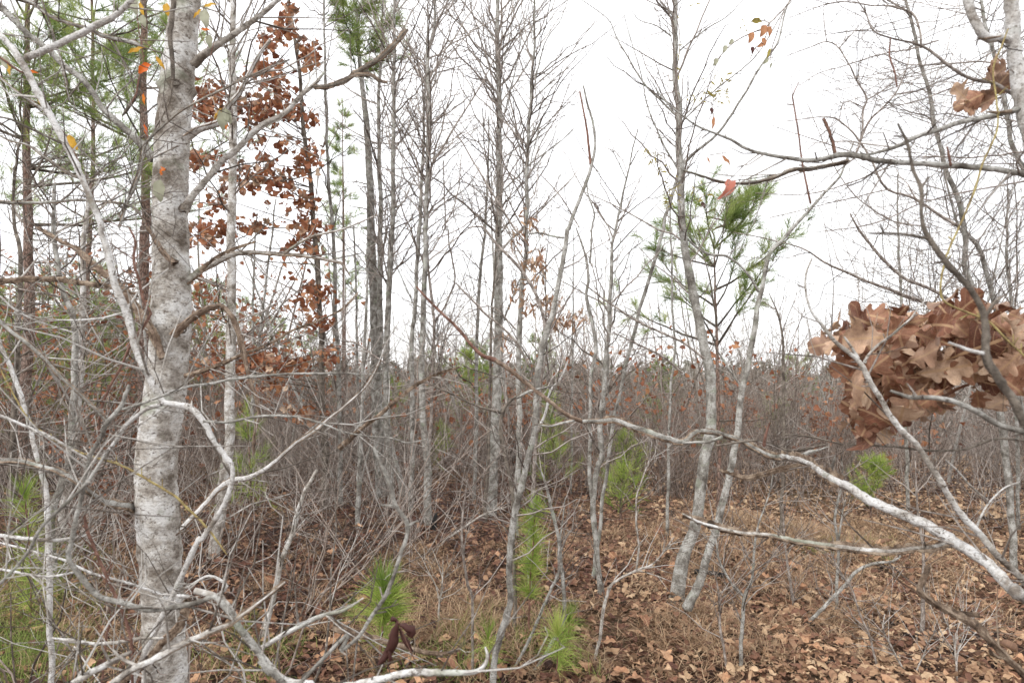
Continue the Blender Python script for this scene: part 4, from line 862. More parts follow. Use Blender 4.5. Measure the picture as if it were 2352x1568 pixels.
# ------------------------------------------------------------------ the main tree
rt, parts, morg = plant('tree', 'thick pale mottled trunk in the left foreground with long corky branches', 'tree',
    [('!A1300,-500,190@2.2 1275,0,212 1225,500,238 1185,1000,250 1170,1568,258 D1172,500,282 1145,1000,298 1100,1400,303 G1080,100,300 1090,500,318 1110,1000,300 1145,1568,325', {'tw': (6, .2, 1), 'wob': .006}),
     ('A1330,450,70@2.15 1390,395,62 1500,320,50 1620,230,44 1700,170,40 1800,100,36 1920,0,32 2040,-120,26', {'name': 'branch', 'tw': (7, .3, 1)}),
     ('A1270,1450,80@2.15 1300,1390,62 1340,1330,52 1440,1220,48 1530,1120,46 1630,1040,44 1730,930,42 1830,850,40 1960,780,36 2100,640,32 2160,590,30 2230,500,16', {'tw': (12, .25, 1)}),
     ('A2160,600,24@2.1 2260,590,26 2349,560,30 B100,500,30 220,430,30 330,340,28 400,270,26 455,205,18', {'cork': .005, 'mat': 'dull', 'tw': (5, .12, 0)}),
     ('A2300,570,16@2.1 B80,525,18 200,525,18 250,560,17 320,575,10', {'cork': .005, 'mat': 'dull', 'tw': (3, .08, 0)}),
     ('A1280,950,70@2.1 1360,890,58 1430,860,50 1500,835,44 1560,740,40 1600,690,38 1650,640,34 1700,540,28 1770,400,26 1860,270,18', {'mat': 'white', 'tw': (6, .25, 1), 'cork': .003}),
     ('A1060,1100,70@2.2 1000,1020,62 940,960,56 850,870,50 740,760,46 640,640,44 560,560,46 430,450,46 330,340,46 200,230,46 100,130,50 0,30,52 -150,-120,50', {'mat': 'grey', 'tw': (12, .3, 2)}),
     ('D1120,900,56@2.1 1080,800,58 1040,720,56 980,620,54 920,520,50 840,410,44 720,320,36 620,240,32 520,150,24 400,90,14 250,0,8', {'cork': .008, 'mat': 'brown', 'tw': (6, .2, 1)}),
     ('D1200,250,40@2.08 1120,170,36 1070,90,32 1010,0,28 A990,1568,24', {'cork': .005, 'mat': 'brown', 'tw': (2, .15, 1)}),
     ('D1190,740,64@2.08 1250,680,58 1320,620,44 1400,560,38 1480,530,34 1540,540,34 1600,620,36 1650,750,36 1690,920,34 1720,1040,32 1760,1180,26 1785,1280,20 1750,1450,13 1740,1568,10', {'cork': .006, 'mat': 'brown', 'tw': (7, .22, 1)}),
     ('D1280,370,66@2.2 1340,320,54 1400,270,48 1500,225,42 1620,180,38 1760,165,34 1950,180,30 2100,195,26 2250,220,22 2349,250,18 E60,330,10', {'cork': .005, 'tw': (10, .3, 2)}),
     ('D1380,300,20@2.15 1430,250,22 1500,190,20 1640,130,18 1760,95,10', {'cork': .005, 'mat': 'cork', 'tw': (3, .12, 0)}),
     ('D1950,180,22@2.2 2100,80,20 2200,45,17 2349,15,14 E100,-20,11 250,-90,7', {'cork': .004, 'tw': (5, .2, 1)}),
     ('D1270,1020,30@2.1 1450,980,24 1600,900,22 1700,860,21 1850,800,19 2000,710,16 2170,650,14 2349,560,11 E120,440,6', {'cork': .005, 'mat': 'cork', 'tw': (12, .25, 1)}),
     ('G1050,430,70@2.23 930,385,70@2.2 850,370,60@2.12 760,345,62 680,310,60 600,250,56 520,190,58@1.98 400,130,56 280,90,56 150,50,56 0,40,58 -160,20,60', {'cork': .006, 'mat': 'grey', 'tw': (8, .25, 1)}),
     ('G1150,590,60@2.2 1270,480,48 1330,420,44 1430,310,42 1510,220,42 1590,175,40 1700,160,38 1800,110,34 1900,30,30 D2050,1470,28 2180,1390,26 2260,1310,22 2349,1240,20 E110,1150,17 190,1060,14 260,920,12 320,780,9 400,640,5', {'mat': 'white', 'cork': .003, 'tw': (14, .35, 2)}),
     ('G1290,1000,60@2.1 1250,1150,56 1130,1270,52 1050,1370,50 960,1470,54 800,1568,60', {'cork': .007, 'mat': 'cork', 'tw': (5, .2, 1)}),
     ('E-20,1520,24@2.3 60,1460,22 150,1380,22 300,1260,22 450,1130,20 560,1060,18 700,1000,14 820,960,8', {'cork': .005, 'mat': 'cork', 'tw': (8, .22, 1)}),
     ('G1500,960,26@2.2 1560,900,26 1440,830,20 1330,880,22 1250,920,20 1000,940,12', {'mat': 'white', 'tw': (4, .2, 1)}),
     ],
    'pale', 'paletwig', (18, .40, 2), seed=201, cork=None, lo=.15, kids=.65)
# bark scars / knot collars
kn = MB()
for (c, x, y, s) in (('A', 1330, 420, 60), ('A', 1245, 1430, 60), ('D', 1105, 890, 70), ('D', 1235, 700, 60), ('G', 960, 410, 80), ('A', 1200, 560, 50), ('D', 1190, 230, 40), ('G', 1240, 510, 50)):
    X = OFF[c][0]+x/2.996; Y = OFF[c][1]+y/2.996; p = P3(np.array(X), np.array(Y), 2.145); r0 = s/3/2*2.14/FPX
    a = np.linspace(0, 2*pi, 15)
    kn.tube([p+np.array([cos(t)*r0, .004+.012*abs(cos(t)), sin(t)*r0*.8]) for t in a], r0*.22*(1+.3*np.sin(a*5)), 5, wob=.1, cap=False)
kn.build('knot_collars', M['dull'], rt, morg)

# ------------------------------------------------------------------ other foreground stems
fg = [('sapling', 'long pale stem leaning in front of the main trunk from the upper left', 'sapling',
       ['!A-60,180,40@1.5 60,300,46 130,390,60 200,500,56 250,600,54 340,760,54 420,920,52 480,1060,48 560,1230,48 640,1400,46 700,1568,46 D690,30,46 750,200,52 790,350,56 830,480,56 880,660,60 920,820,52 980,960,52 1050,1100,50 1110,1200,46 1200,1215,46 1320,1240,52 1400,1330,44 1450,1440,42 1540,1568,40 G1600,100,34 1560,300,36 1400,560,38 1270,780,40',
        ('A1000,-120,40@1.5 880,20,42 780,110,44 640,180,52 540,225,52 400,300,48 300,345,52 180,400,54', {'tw': (6, .2, 1)}),
        ('D1110,1215,30@1.5 1000,1250,32 880,1350,32 800,1470,30 720,1568,30', {'tw': (4, .2, 1)})], 'white', 'paletwig', (22, .28, 2), 0),
      ('sapling', 'pale crooked stem crossing low in front of the main trunk base', 'sapling',
       ['!D890,1080,26@1.2 830,1230,34 740,1340,36 680,1470,34 620,1568,34 G570,260,36 530,450,38 510,600,38 490,690,38 540,800,42 640,940,46 700,985,42 850,1020,42 1000,1060,42 1200,1045,40 1400,1000,40 1480,965,40 1580,1060,50 1640,1180,48 1720,1290,46 1800,1390,46 1870,1490,46 1950,1560,48',
        ('G720,0,22@1.1 600,180,28 450,330,28 280,500,26 200,650,26 100,780,26 0,880,28 -200,1060,28', {'tw': (6, .2, 1)})], 'grey', 'paletwig', (20, .24, 2), 0),
      ('sapling', 'grey branch slanting down from the left edge below the corky horizontal one', 'sapling',
       ['D-100,560,40@1.4 0,650,40 100,740,40 200,820,40 330,950,38 420,1040,36 540,1130,34 650,1240,34 740,1330,30'], 'grey', 'paletwig', (14, .25, 2), .002),
      ('sapling', 'white thin trunk bending down the left edge beside the reddish pine', 'sapling',
       ['!D-60,600,30@2.4 0,800,34 80,950,36 130,1100,36 180,1280,36 230,1450,34 270,1568,36 G290,120,38 320,300,42 330,600,44'], 'white', 'paletwig', (18, .3, 2), 0),
      ('branch', 'corky branch running level from the left edge to the long pale stem', 'branch',
       ['D-160,380,50@1.7 0,365,48 200,355,46 400,365,46 560,385,44 740,400,36 850,430,26 950,470,12'], 'cork', 'paletwig', (16, .25, 1), .006),
      ('branch', 'thin branch fan reaching in from the left edge at two thirds height', 'branch',
       ['D-60,1280,24@1.3 0,1290,24 200,1370,24 350,1440,24 500,1530,20 G600,20,14', 'D0,470,16@1.6 100,560,16 260,640,16 500,720,12', 'D100,690,10@1.6 300,640,12 500,640,14 700,620,16 900,570,18', 'G0,550,34@1.5 150,575,34 350,590,32 500,570,24 620,540,14', 'G0,780,20@1.5 200,815,24 350,825,22 520,800,16', 'G0,600,14@1.6 200,650,16 420,720,20 600,790,20 900,880,20 1100,950,20 1300,970,24'], 'white', 'paletwig', (14, .25, 2), 0),
      ('branch', 'tangle of pale branches along the top left corner', 'branch',
       ['A-60,900,14@1.7 60,960,16 200,1000,18 330,1100,18 600,1240,14 900,1150,10 1240,1000,6', 'A-40,500,16@1.8 120,640,18 300,760,18 420,900,16 560,1040,14 700,1180,12', 'A-40,1390,24@1.9 150,1400,24 400,1390,22 620,1380,18 900,1420,14 1000,1530,10', 'A100,-20,30@1.9 240,30,30 340,110,28 460,160,24 600,200,22 700,250,28 800,280,32 920,300,30 1000,340,18', 'A1000,1060,12@1.9 900,1300,14 860,1450,16 820,1568,18', 'A820,1500,18@1.9 960,1200,20 1010,980,20 1200,800,18 1330,720,16 1480,640,16 1640,560,14 1850,470,10 2000,410,5', 'A280,-10,12@1.8 400,350,10 480,700,8'], 'grey', 'twig', (16, .3, 2), .002),
      ('branch', 'blurred dark branch hanging close to the lens at the right', 'branch',
       ['C1480,850,16@.9 1550,1000,24 1580,1150,24 1640,1300,32 1640,1450,26 1660,1568,32 F1680,30,46 1760,160,44 1870,300,50 1970,420,46 2050,560,48 2080,700,56 2080,850,58 2100,940,76 2200,1080,68 2300,1220,68 2349,1330,70 2500,1560,76',
        ('F1280,40,12@.9 1450,40,20 1560,50,22 1680,75,26', {'tw': (0, 0, 0)}), ('F2090,600,30@.9 2150,510,24 2220,460,14', {'tw': (0, 0, 0)}), ('F1830,790,18@.9 1950,840,28 2070,865,34', {'tw': (0, 0, 0), 'mat': 'white'}), ('C1640,1300,24@.9 1670,1250,18 1700,1215,10', {'tw': (0, 0, 0)})], 'dull', 'dull', (0, .1, 0), 0),
      ('branch', 'blurred bare branch passing in front of the oak leaves', 'branch',
       ['F1430,1120,16@1.0 1560,1165,34 1750,1175,38 1900,1210,42 2050,1280,46 2200,1360,48 2349,1400,50 2560,1460,54'], 'grey', 'twig', (0, .1, 0), 0),
      ('sapling', 'lichen grey forked stem standing in front of the oak leaves', 'sapling',
       ['!F890,210,12@1.35 850,320,16 850,450,17 890,580,20 950,660,26 1040,780,30 1190,900,34 1250,960,38 1300,1060,40 1380,1180,40 1440,1290,42 1520,1400,44 1610,1490,42 I1660,0,42 1740,130,46 1830,280,48 1920,420,50 2040,540,54 2140,670,54 2250,790,56 2349,900,58 2500,1100,60',
        ('F1250,930,24@1.35 1280,870,20 1340,800,20 1450,720,18 1560,630,16 1620,550,14 1720,450,8', {'tw': (5, .12, 1)}), ('F1110,750,14@1.35 1160,820,20 1210,900,24', {'tw': (0, 0, 0)}),
        ('I1800,20,10@1.6 1900,110,16 1980,200,18 2080,290,14 2130,320,10', {'tw': (3, .1, 0)}), ('I2020,500,20@1.4 2060,400,16 2120,310,14 2220,220,12 2320,180,8', {'tw': (4, .15, 1)})], 'pale', 'twig', (16, .2, 1), 0),
      ('tree', 'white barked trunk cut by the upper right corner', 'tree',
       [('!C2260,-600,104@1.25 2265,-200,106 2270,0,108 2280,200,112 2300,450,116 2340,720,126 2400,1000,130 2480,1400,135', {'tw': (0, 0, 0)}),
        ('C2260,280,60@1.25 2180,260,70 2100,260,72 2040,220,74 1990,120,70 1960,0,72 1930,-160,70', {'tw': (3, .1, 1)}),
        ('C2340,740,44@1.25 2280,760,48 2100,800,42 1900,840,40 1780,880,38 1620,930,36 1450,1010,30 1270,1065,18 1220,1045,10', {'mat': 'grey'}),
        ('C2480,1215,50@1.25 2349,1200,48 2150,1165,48 1850,1145,46 1600,1130,42 1340,1115,40 1200,1085,42 1060,1080,42 950,1110,34 830,1120,32 660,1090,28 500,1050,24 400,1010,22 330,965,20 220,920,16 100,870,14 0,800,12 B2220,690,9 2120,540,6', {'mat': 'grey', 'tw': (12, .2, 1)}),
        ('C1150,1110,22@1.3 900,1155,26 750,1165,24 640,1210,20 520,1245,18 300,1255,15 100,1200,12 0,1170,10', {'mat': 'grey', 'cork': .0025}),
        ('C2330,690,32@1.35 2280,660,30 2130,580,26 2000,550,26 1830,450,24 1700,350,22 1600,300,16 1430,260,13 1310,210,12 1260,90,11 1200,0,8', {'mat': 'twig', 'tw': (8, .25, 1)}),
        ('C965,815,14@1.25 1010,920,20 1050,1060,26', {'mat': 'red', 'tw': (0, 0, 0), 'cork': .002}), ('C800,565,6@1.3 760,650,11 760,700,12 790,880,13 820,1080,13 840,1200,14 880,1400,16', {'mat': 'red', 'tw': (2, .08, 0)}),
        ('C1430,262,12@1.3 1430,390,14 1460,500,14 1475,600,10', {'mat': 'red', 'tw': (0, 0, 0)}), ('C1820,1010,12@1.2 1835,1080,20 1845,1140,24', {'mat': 'red', 'tw': (0, 0, 0)}),
        ('C2040,270,16@1.2 2110,265,20 2190,250,16', {'mat': 'cork', 'tw': (0, 0, 0)}), ('C2090,770,12@1.2 2170,775,24 2260,765,30', {'mat': 'cork', 'tw': (0, 0, 0)})],
       'white', 'twig', (10, .16, 1), 0),
      ('sapling', 'long branch sloping from centre down to the right edge, white at its thick end', 'branch',
       [('E515,405,12@2.3 620,520,17 780,680,20 880,800,22 960,880,26 1060,910,34', {'mat': 'red', 'tw': (0, 0, 0), 'name': 'tip'}),
        ('E1060,910,30@2.2 1190,990,30 1300,1080,28 1420,1180,28 1530,1270,28 1600,1310,32 1670,1335,32', {'mat': 'brown', 'tw': (3, .1, 1), 'name': 'middle_length'}),
        ('E1660,1333,32@2.1 1800,1330,32 1900,1325,36 1960,1350,38 2080,1400,42 2200,1440,42 2349,1470,40 F100,1410,40 270,1450,42 400,1470,44 600,1568,48 I700,10,50', {'mat': 'grey', 'tw': (4, .12, 1), 'cork': .007, 'sides': 3, 'a0': .1, 'name': 'ridged_length'}),
        ('!I690,6,50@1.95 860,70,54 1010,140,60@1.6 1170,210,66 1330,300,72 1500,380,76 1700,480,84 1850,590,88 2000,700,90 2150,810,92 2349,980,96@1.25 2500,1120,100',
         {'mat': 'white', 'cork': .012, 'span': (.0, .28), 'sides': 3, 'a0': .1, 'name': 'main_stem', 'tw': (12, .16, 1)}),
        ('F0,1480,16@2.0 150,1475,20 270,1440,26', {'tw': (2, .1, 0)}), ('E1330,1350,9@2.1 1450,1362,16 1600,1330,20', {'tw': (2, .1, 0), 'cork': .003}),
        ('I820,0,30@1.85 1000,-60,8', {'tw': (0, 0, 0)}), ('I250,100,10@1.8 350,135,20 440,155,26 550,120,26 650,90,28 800,65,30', {'mat': 'cork', 'cork': .005, 'tw': (0, 0, 0)}),
        ('F600,1340,12@1.7 570,1430,20 560,1500,26', {'mat': 'red', 'tw': (0, 0, 0)}), ('I1010,130,30@1.6 1030,70,24 1050,0,14', {'tw': (0, 0, 0)}), ('F230,1500,16@1.9 F500,1460,18 620,1490,22 760,1530,20 880,1510,18 980,1490,10', {'mat': 'dull', 'tw': (3, .1, 0)}),
        ('I1810,600,36@1.45 1700,630,36 1560,640,40 1400,665,44 1200,650,44 1000,620,42 800,580,40 600,550,32 430,540,28 200,480,24 100,450,18 0,400,10', {'mat': 'pale', 'cork': .008, 'sides': 3, 'tw': (5, .14, 1)}),
        ('E1480,1080,8@2.2 1330,1110,16 1210,1170,18', {'tw': (0, 0, 0)})], 'grey', 'twig', (4, .15, 1), 0),
      ('branch', 'ragged corky branch hooking up from the lower right corner', 'branch',
       ['I2500,1640,64@1.2 2349,1500,60 2200,1370,56 2050,1220,52 1950,1150,48 1800,1060,42 1700,990,36 1640,930,30 1660,870,22 1700,760,10', ('I2230,1390,16@1.2 2160,1380,20 2110,1330,8', {'tw': (0, 0, 0)}), ('I1800,1060,14@1.25 1900,1080,16 2060,1110,8', {'tw': (0, 0, 0)})], 'cork', 'cork', (4, .1, 1), .006),
      ('branch', 'bleached branch lying across the bottom edge left of the middle', 'branch',
       ['H-300,1640,60@1.1 0,1580,54 200,1540,52 450,1490,50 700,1500,44 900,1495,32 970,1460,28 1005,1390,24 990,1320,14', ('H-60,1180,36@1.5 0,1200,40 150,1240,40 300,1280,38 500,1330,34 650,1360,24 750,1350,20 820,1330,10', {'mat': 'cork', 'cork': .005}),
        ('G1340,930,50@1.4 1480,970,46 1580,1060,44 1640,1180,44 1720,1290,46 1800,1390,48 1950,1540,50 2150,1570,52', {'mat': 'pale'}), ('G1800,1320,34@1.3 2000,1210,36 2200,1120,32 2349,1080,24 H150,980,10', {}),
        ('G500,1568,50@1.2 640,1500,50 780,1410,46 900,1350,30', {}), ('G360,1255,14@1.4 500,1270,26 650,1290,28 800,1280,28 950,1255,26 1120,1255,20', {}), ('G780,1340,18@1.1 850,1410,26 960,1440,28 1050,1410,26', {}),
        ('G740,1600,54@1.1 900,1470,54 1050,1400,50 1200,1320,48 1350,1250,46 1500,1190,40 1600,1150,30 1800,1000,20 1960,870,12', {'cork': .004})],
       'pale', 'paletwig', (8, .2, 2), 0),
      ('sapling', 'blurred thin stem arching beside the bright pine seedling', 'sapling',
       ['!H220,-60,20@1.1 320,180,24 370,340,30 440,440,30 455,490,34 450,560,26 420,640,26 370,800,28 300,970,30 200,1120,26 120,1250,26 0,1350,26 -160,1440,26', ('H455,490,24@1.1 500,460,14 530,450,8', {'tw': (0, 0, 0)}), ('H270,340,8@1.1 370,345,22', {'tw': (0, 0, 0)})], 'grey', 'twig', (3, .12, 1), 0),
      ('branch', 'grey level branch crossing the sky right of the blurred one', 'branch', ['F1140,1490,10@1.6 1300,1500,14 1500,1510,16 1700,1530,18 1900,1520,18 2000,1500,18 2180,1450,20 2349,1460,18 2500,1480,18', 'F700,1420,8@2 900,1440,12 1100,1490,14'], 'dull', 'twig', (8, .15, 1), 0),
      ('branch', 'thin pale branch with knots reaching right from the main trunk bottom', 'branch', ['D840,1250,20@1.4 1000,1200,22 1130,1150,22 1290,1090,20 1450,1070,20 1650,1030,19 1900,1010,18 2150,1000,15 2349,1000,12 E150,1010,9 300,1000,5', 'D1400,1330,20@1.4 1540,1335,20 1700,1305,20 1850,1290,18 2050,1300,16 2200,1340,14 2349,1400,14 E150,1430,12 350,1450,11 450,1480,10 600,1450,6'], 'grey', 'paletwig', (12, .2, 1), 0)]
for i, (n, l, c, st, mt, tm, tw, ck) in enumerate(fg):
    plant(n, l, c, st, mt, tm, tw, seed=300+i, cork=ck or None, names=('stem', 'side_branch') if n != 'tree' else None, lo=.05, kids=.65, sides=12, rr=.5, rmax=.005)

# bushy pale dead twigs of the lower left
for i, (X, Y, d, n, L, l) in enumerate([(120, 1250, 2.3, 9, .7, 'low tangle of bleached twigs at the left edge'), (300, 1350, 2.4, 9, .7, 'low tangle of bleached twigs left of the main trunk foot'), (520, 1300, 2.6, 10, .8, 'tangle of bleached twigs right of the main trunk foot'), (650, 1350, 3.0, 9, .8, 'pale brush of twigs between the main trunk and the lichen spotted sapling'), (700, 1150, 4.5, 12, 1.0, 'grey brush of twigs behind the lichen spotted sapling'), (60, 1050, 3.4, 10, 1.0, 'pale brush of twigs in front of the reddish pine'), (450, 1500, 2.0, 7, .5, 'short pale twigs near the bottom edge left of centre'), (240, 1100, 4.2, 12, 1.1, 'pale brush standing behind the long leaning stem'), (850, 1080, 5.0, 10, 1.2, 'thin brush before the cluster of grey stems')]):
    r = np.random.default_rng(500+i); x = (X-1176)/FPX*d; z0 = float(ground(x, d)); root = thing('dead_bush', l, 'bush', (x, d, z0)); mb = MB()
    for q in range(max(4, int(n*.5))): twig(mb, (x+r.normal()*.05, d+r.normal()*.05, z0-.02), (r.normal()*.7, r.normal()*.4, 1.), 1.3*L*r.uniform(.6, 1.4), .006, 3, r, .05, .14, .6, n=4, kink=.2)
    mb.build('stems', M['paletwig' if i in (1, 3, 6) else 'brush'], root, (x, d, z0), kind='stuff')

# vines
def vine(label, stems, mat, leaves, seed, tw=(0, 0, 0), sides=7):
    root, parts, org = plant('climbing_vine', label, 'vine', stems, mat, mat, tw, seed=seed, names=('stem', 'stem'), kink=.05, sides=sides, lo=.02)
    r = np.random.default_rng(seed)
    for (c, x, y, L, d, mt, kind, e) in leaves:
        key = 'lf_'+mt+kind
        if key not in LM: LM[key] = leafmesh(kind, M[mt], r, 9, 2, True, (.8, .9, 1., .5))
        p = P3(np.array(OFF[c][0]+x/2.996), np.array(OFF[c][1]+y/2.996), d); leafobj(LM[key], root, p, e, L/2.996*d/FPX, org)
    return root
LM = {}
dn = lambda a: (radians(-80), 0, radians(a)) if False else (0, radians(a), radians(0))
def face(a, t=0):   # blade seen face on, tip pointing at screen angle a (0 = right, 90 = up, -90 = down)
    from mathutils import Euler, Matrix
    m = Matrix.Rotation(-radians(a-90), 3, 'Y') @ Matrix.Rotation(radians(90+t), 3, 'X')
    return tuple(m.to_euler())
vine('thin greenbrier vine with a bright orange leaf and drooping yellow leaves', ['A935,-40,8@1.9 955,200,7 975,330,7 985,420,7 960,520,10 940,640,12 900,720,9', 'A900,200,5@1.9 1040,330,5 1130,460,5', 'A1450,-30,5@1.9 1400,60,5 1370,200,6 1430,330,5'], 'red',
     [('A', 1035, 440, 110, 1.85, 'orange', 'oval', face(215)), ('A', 985, 325, 120, 1.85, 'yellow', 'lance', face(198)), ('A', 1070, 385, 110, 1.85, 'yellow', 'lance', face(-55)), ('A', 915, -20, 120, 1.85, 'greygreen', 'oval', face(-80)), ('A', 960, 10, 110, 1.85, 'yellow', 'lance', face(-75)), ('A', 1140, 20, 90, 1.85, 'yellow', 'oval', face(-80)), ('A', 1400, 60, 130, 1.85, 'greygreen', 'oval', face(-80)),
      ('A', 1400, 45, 90, 1.85, 'yellow', 'lance', face(15)), ('A', 1440, 235, 95, 1.85, 'greygreen', 'oval', face(-88)), ('A', 1390, 60, 90, 1.85, 'yellow', 'lance', face(225)), ('A', 1380, 200, 70, 1.85, 'orange', 'lance', face(-5)), ('A', 985, 640, 80, 1.9, 'orange', 'lance', face(-85)), ('A', 990, 850, 90, 1.9, 'orange', 'lance', face(-75)), ('A', 1105, 1195, 190, 1.95, 'orange', 'lance', face(-5, 60)), ('A', 1095, 1230, 160, 1.9, 'greygreen', 'oval', face(-88)), ('A', 975, 100, 90, 1.85, 'greygreen', 'oval', face(-75))], 401)
vine('vine with yellow and rusty leaves at the upper left corner', ['A-40,370,18@1.6 60,440,20 140,490,18 190,500,12', 'A240,560,8@1.7 290,720,10 460,950,9 560,1150,8'], 'red',
     [('A', 20, 380, 120, 1.6, 'greygreen', 'oval', face(-65)), ('A', 150, 495, 110, 1.6, 'orange', 'lance', face(0)), ('A', 460, 930, 120, 1.65, 'yellow', 'oval', face(-55)), ('A', 250, 640, 110, 1.65, 'yellow', 'lance', face(-65)), ('A', 0, 460, 90, 1.55, 'orange', 'lance', face(200)), ('A', 60, 420, 100, 1.6, 'yellow', 'lance', face(-88))], 402)
vine('vine with grey green leaves hanging right of the main trunk', ['A1470,300,5@2.0 1440,420,6 1400,560,6 1330,760,6', 'A1540,730,5@1.95 1500,790,6 1440,860,6'], 'red',
     [('A', 1545, 740, 160, 1.95, 'greygreen', 'oval', face(-95)), ('A', 1550, 750, 110, 1.95, 'greygreen', 'oval', face(-70)), ('A', 1530, 740, 110, 1.95, 'yellow', 'lance', face(-125)), ('A', 1565, 830, 70, 1.95, 'orange', 'lance', face(-100))], 403)
vine('reddish vine stem looping down the left of the main trunk', ['D890,0,14@1.6 930,100,20 915,220,20 950,350,20 980,480,22 1040,590,16', 'D1040,590,18@1.5 960,720,20 880,830,20 830,960,20 740,1130,20 690,1280,20 680,1430,14'], 'red', [], 404, (6, .12, 0))
vine('dark red briar stem arching up from the bottom left of the main trunk', ['!G580,400,14@1.3 600,500,30 640,600,24 700,740,24 760,880,24 830,1050,24 880,1200,24 900,1350,22 905,1568,22', 'G800,1040,14@1.5 740,1250,16 700,1568,16'], 'red', [], 405, (5, .08, 0))
vine('olive yellow vine slung across the main trunk', ['D-40,880,10@1.5 60,1080,12 200,1320,14 400,1480,16 600,1568,18 G800,60,18 1000,160,18 1200,270,18 1300,370,18 1400,470,17 1480,570,15 1560,680,10'], 'olive', [], 406)
vine('yellow hanging vine that loops down past the oak leaves', ['C2240,200,8@1.2 2200,310,14 2140,480,14 2160,700,14 2160,900,14 2060,1130,15 2000,1330,15 1900,1568,16 F1820,170,16 1770,370,16 1790,500,16 1950,580,18 2100,640,18 2200,740,18 2349,880,18 2500,1000,18'], 'olive', [], 407)
vine('dark vine stem stuck to the top of the main trunk', ['A1200,-60,40@2.1 1170,200,36 1190,400,34 1190,550,26', 'A1190,550,16@2.1 1170,700,12 1060,900,8'], 'dull', [], 408)
vine('curled strip of dark bark hanging left of the main trunk', ['A975,480,10@2.0 950,560,26 940,640,30 910,700,30 870,760,26 840,800,10'], 'dull', [], 409)
# yellow green leafed vine on the forked tree
rv = np.random.default_rng(44); lv = []
for cx, cy, sx, sy, n in [(215, 620, 55, 60, 34), (400, 200, 25, 50, 7), (70, 660, 25, 10, 5), (280, 600, 40, 50, 18), (-200, 1060, 40, 30, 22), (-130, 1160, 30, 20, 14), (-50, 1280, 30, 60, 20), (-20, 400, 12, 160, 9), (90, 1330, 30, 40, 12), (-110, 1400, 30, 60, 16), (80, 30, 12, 12, 3)]:
    for q in range(n): lv.append(('C', cx+rv.normal()*sx, cy+rv.normal()*sy, rv.uniform(26, 50), 4.3, 'yleaf', 'lance', (rv.normal()-1.2, rv.normal()*.8, rv.uniform(0, 6))))
vine('twining vine with small yellow green leaves on the forked grey tree', ['C-45,60,6@4.35 -20,300,6 -45,600,6 -15,900,6 -40,1200,6 -10,1500,6', 'C-20,800,4@4.35 150,700,4 300,560,4', 'C-20,1150,4@4.35 -120,1060,4 -220,1050,3'], 'twig', lv, 410, (10, .2, 1))
vine('spray of hanging brown and grey leaves on the right branch of the forked tree', ['C760,-20,9@3.95 700,60,9 600,160,10 560,200,9 470,230,8 350,290,8 240,410,6', 'C600,160,7@3.95 560,280,7 500,330,7 460,420,6', 'C700,60,7@3.95 620,320,7 600,420,6', 'C600,160,6@3.95 540,140,6 470,150,5', 'C300,1050,5@3.95 240,1060,6 170,1070,5', 'C200,700,5@3.95 205,760,5 215,830,5'], 'twig',
     [('C', 475, 145, 75, 3.9, 'yleaf', 'oval', face(0)), ('C', 570, 170, 90, 3.9, 'smallleaf', 'oval', face(-110)), ('C', 590, 180, 70, 3.9, 'smallleaf', 'oval', face(-80)), ('C', 480, 220, 80, 3.9, 'smallleaf', 'oval', face(-105)), ('C', 550, 260, 60, 3.9, 'smallleaf', 'oval', face(-70)), ('C', 560, 300, 50, 3.9, 'smallleaf', 'oval', face(-150)), ('C', 300, 310, 60, 3.9, 'greygreen', 'oval', face(-110)), ('C', 240, 400, 60, 3.9, 'greygreen', 'oval', face(-115)),
      ('C', 350, 270, 50, 3.9, 'greygreen', 'oval', face(-130)), ('C', 605, 330, 80, 3.9, 'yleaf', 'lance', face(-110)), ('C', 590, 400, 55, 3.9, 'greygreen', 'oval', face(-130)), ('C', 615, 430, 50, 3.9, 'greygreen', 'lance', face(-110)), ('C', 480, 320, 50, 3.9, 'darkleaf', 'oval', face(-90)), ('C', 195, 740, 45, 3.9, 'darkleaf', 'oval', face(-80)), ('C', 215, 800, 90, 3.9, 'smallleaf', 'lance', face(-95)), ('C', 270, 1070, 90, 3.9, 'smallleaf', 'lance', face(-45)), ('C', 170, 1080, 50, 3.9, 'smallleaf', 'lance', face(-70)), ('C', 130, 1390, 50, 3.9, 'darkleaf', 'oval', face(-60))], 411, (4, .15, 0))
# single red leaf hooked on the level branch
mr = leafmesh('lance', M['pinkleaf'], np.random.default_rng(3), 12, 2, False, (2.6, 1.2, 1., .9)); p = P3(np.array(OFF['C'][0]+345/2.996), np.array(OFF['C'][1]+1210/2.996), 1.28)
o = bpy.data.objects.new('hanging_leaf', mr); C.objects.link(o); o.location = tuple(p); o.rotation_euler = face(-112, 25); s = 195/2.996*1.28/FPX; o.scale = (s*1.5, s, s)
o['label'] = 'single curved reddish leaf hanging from the lower level branch in the sky'; o['category'] = 'leaf'
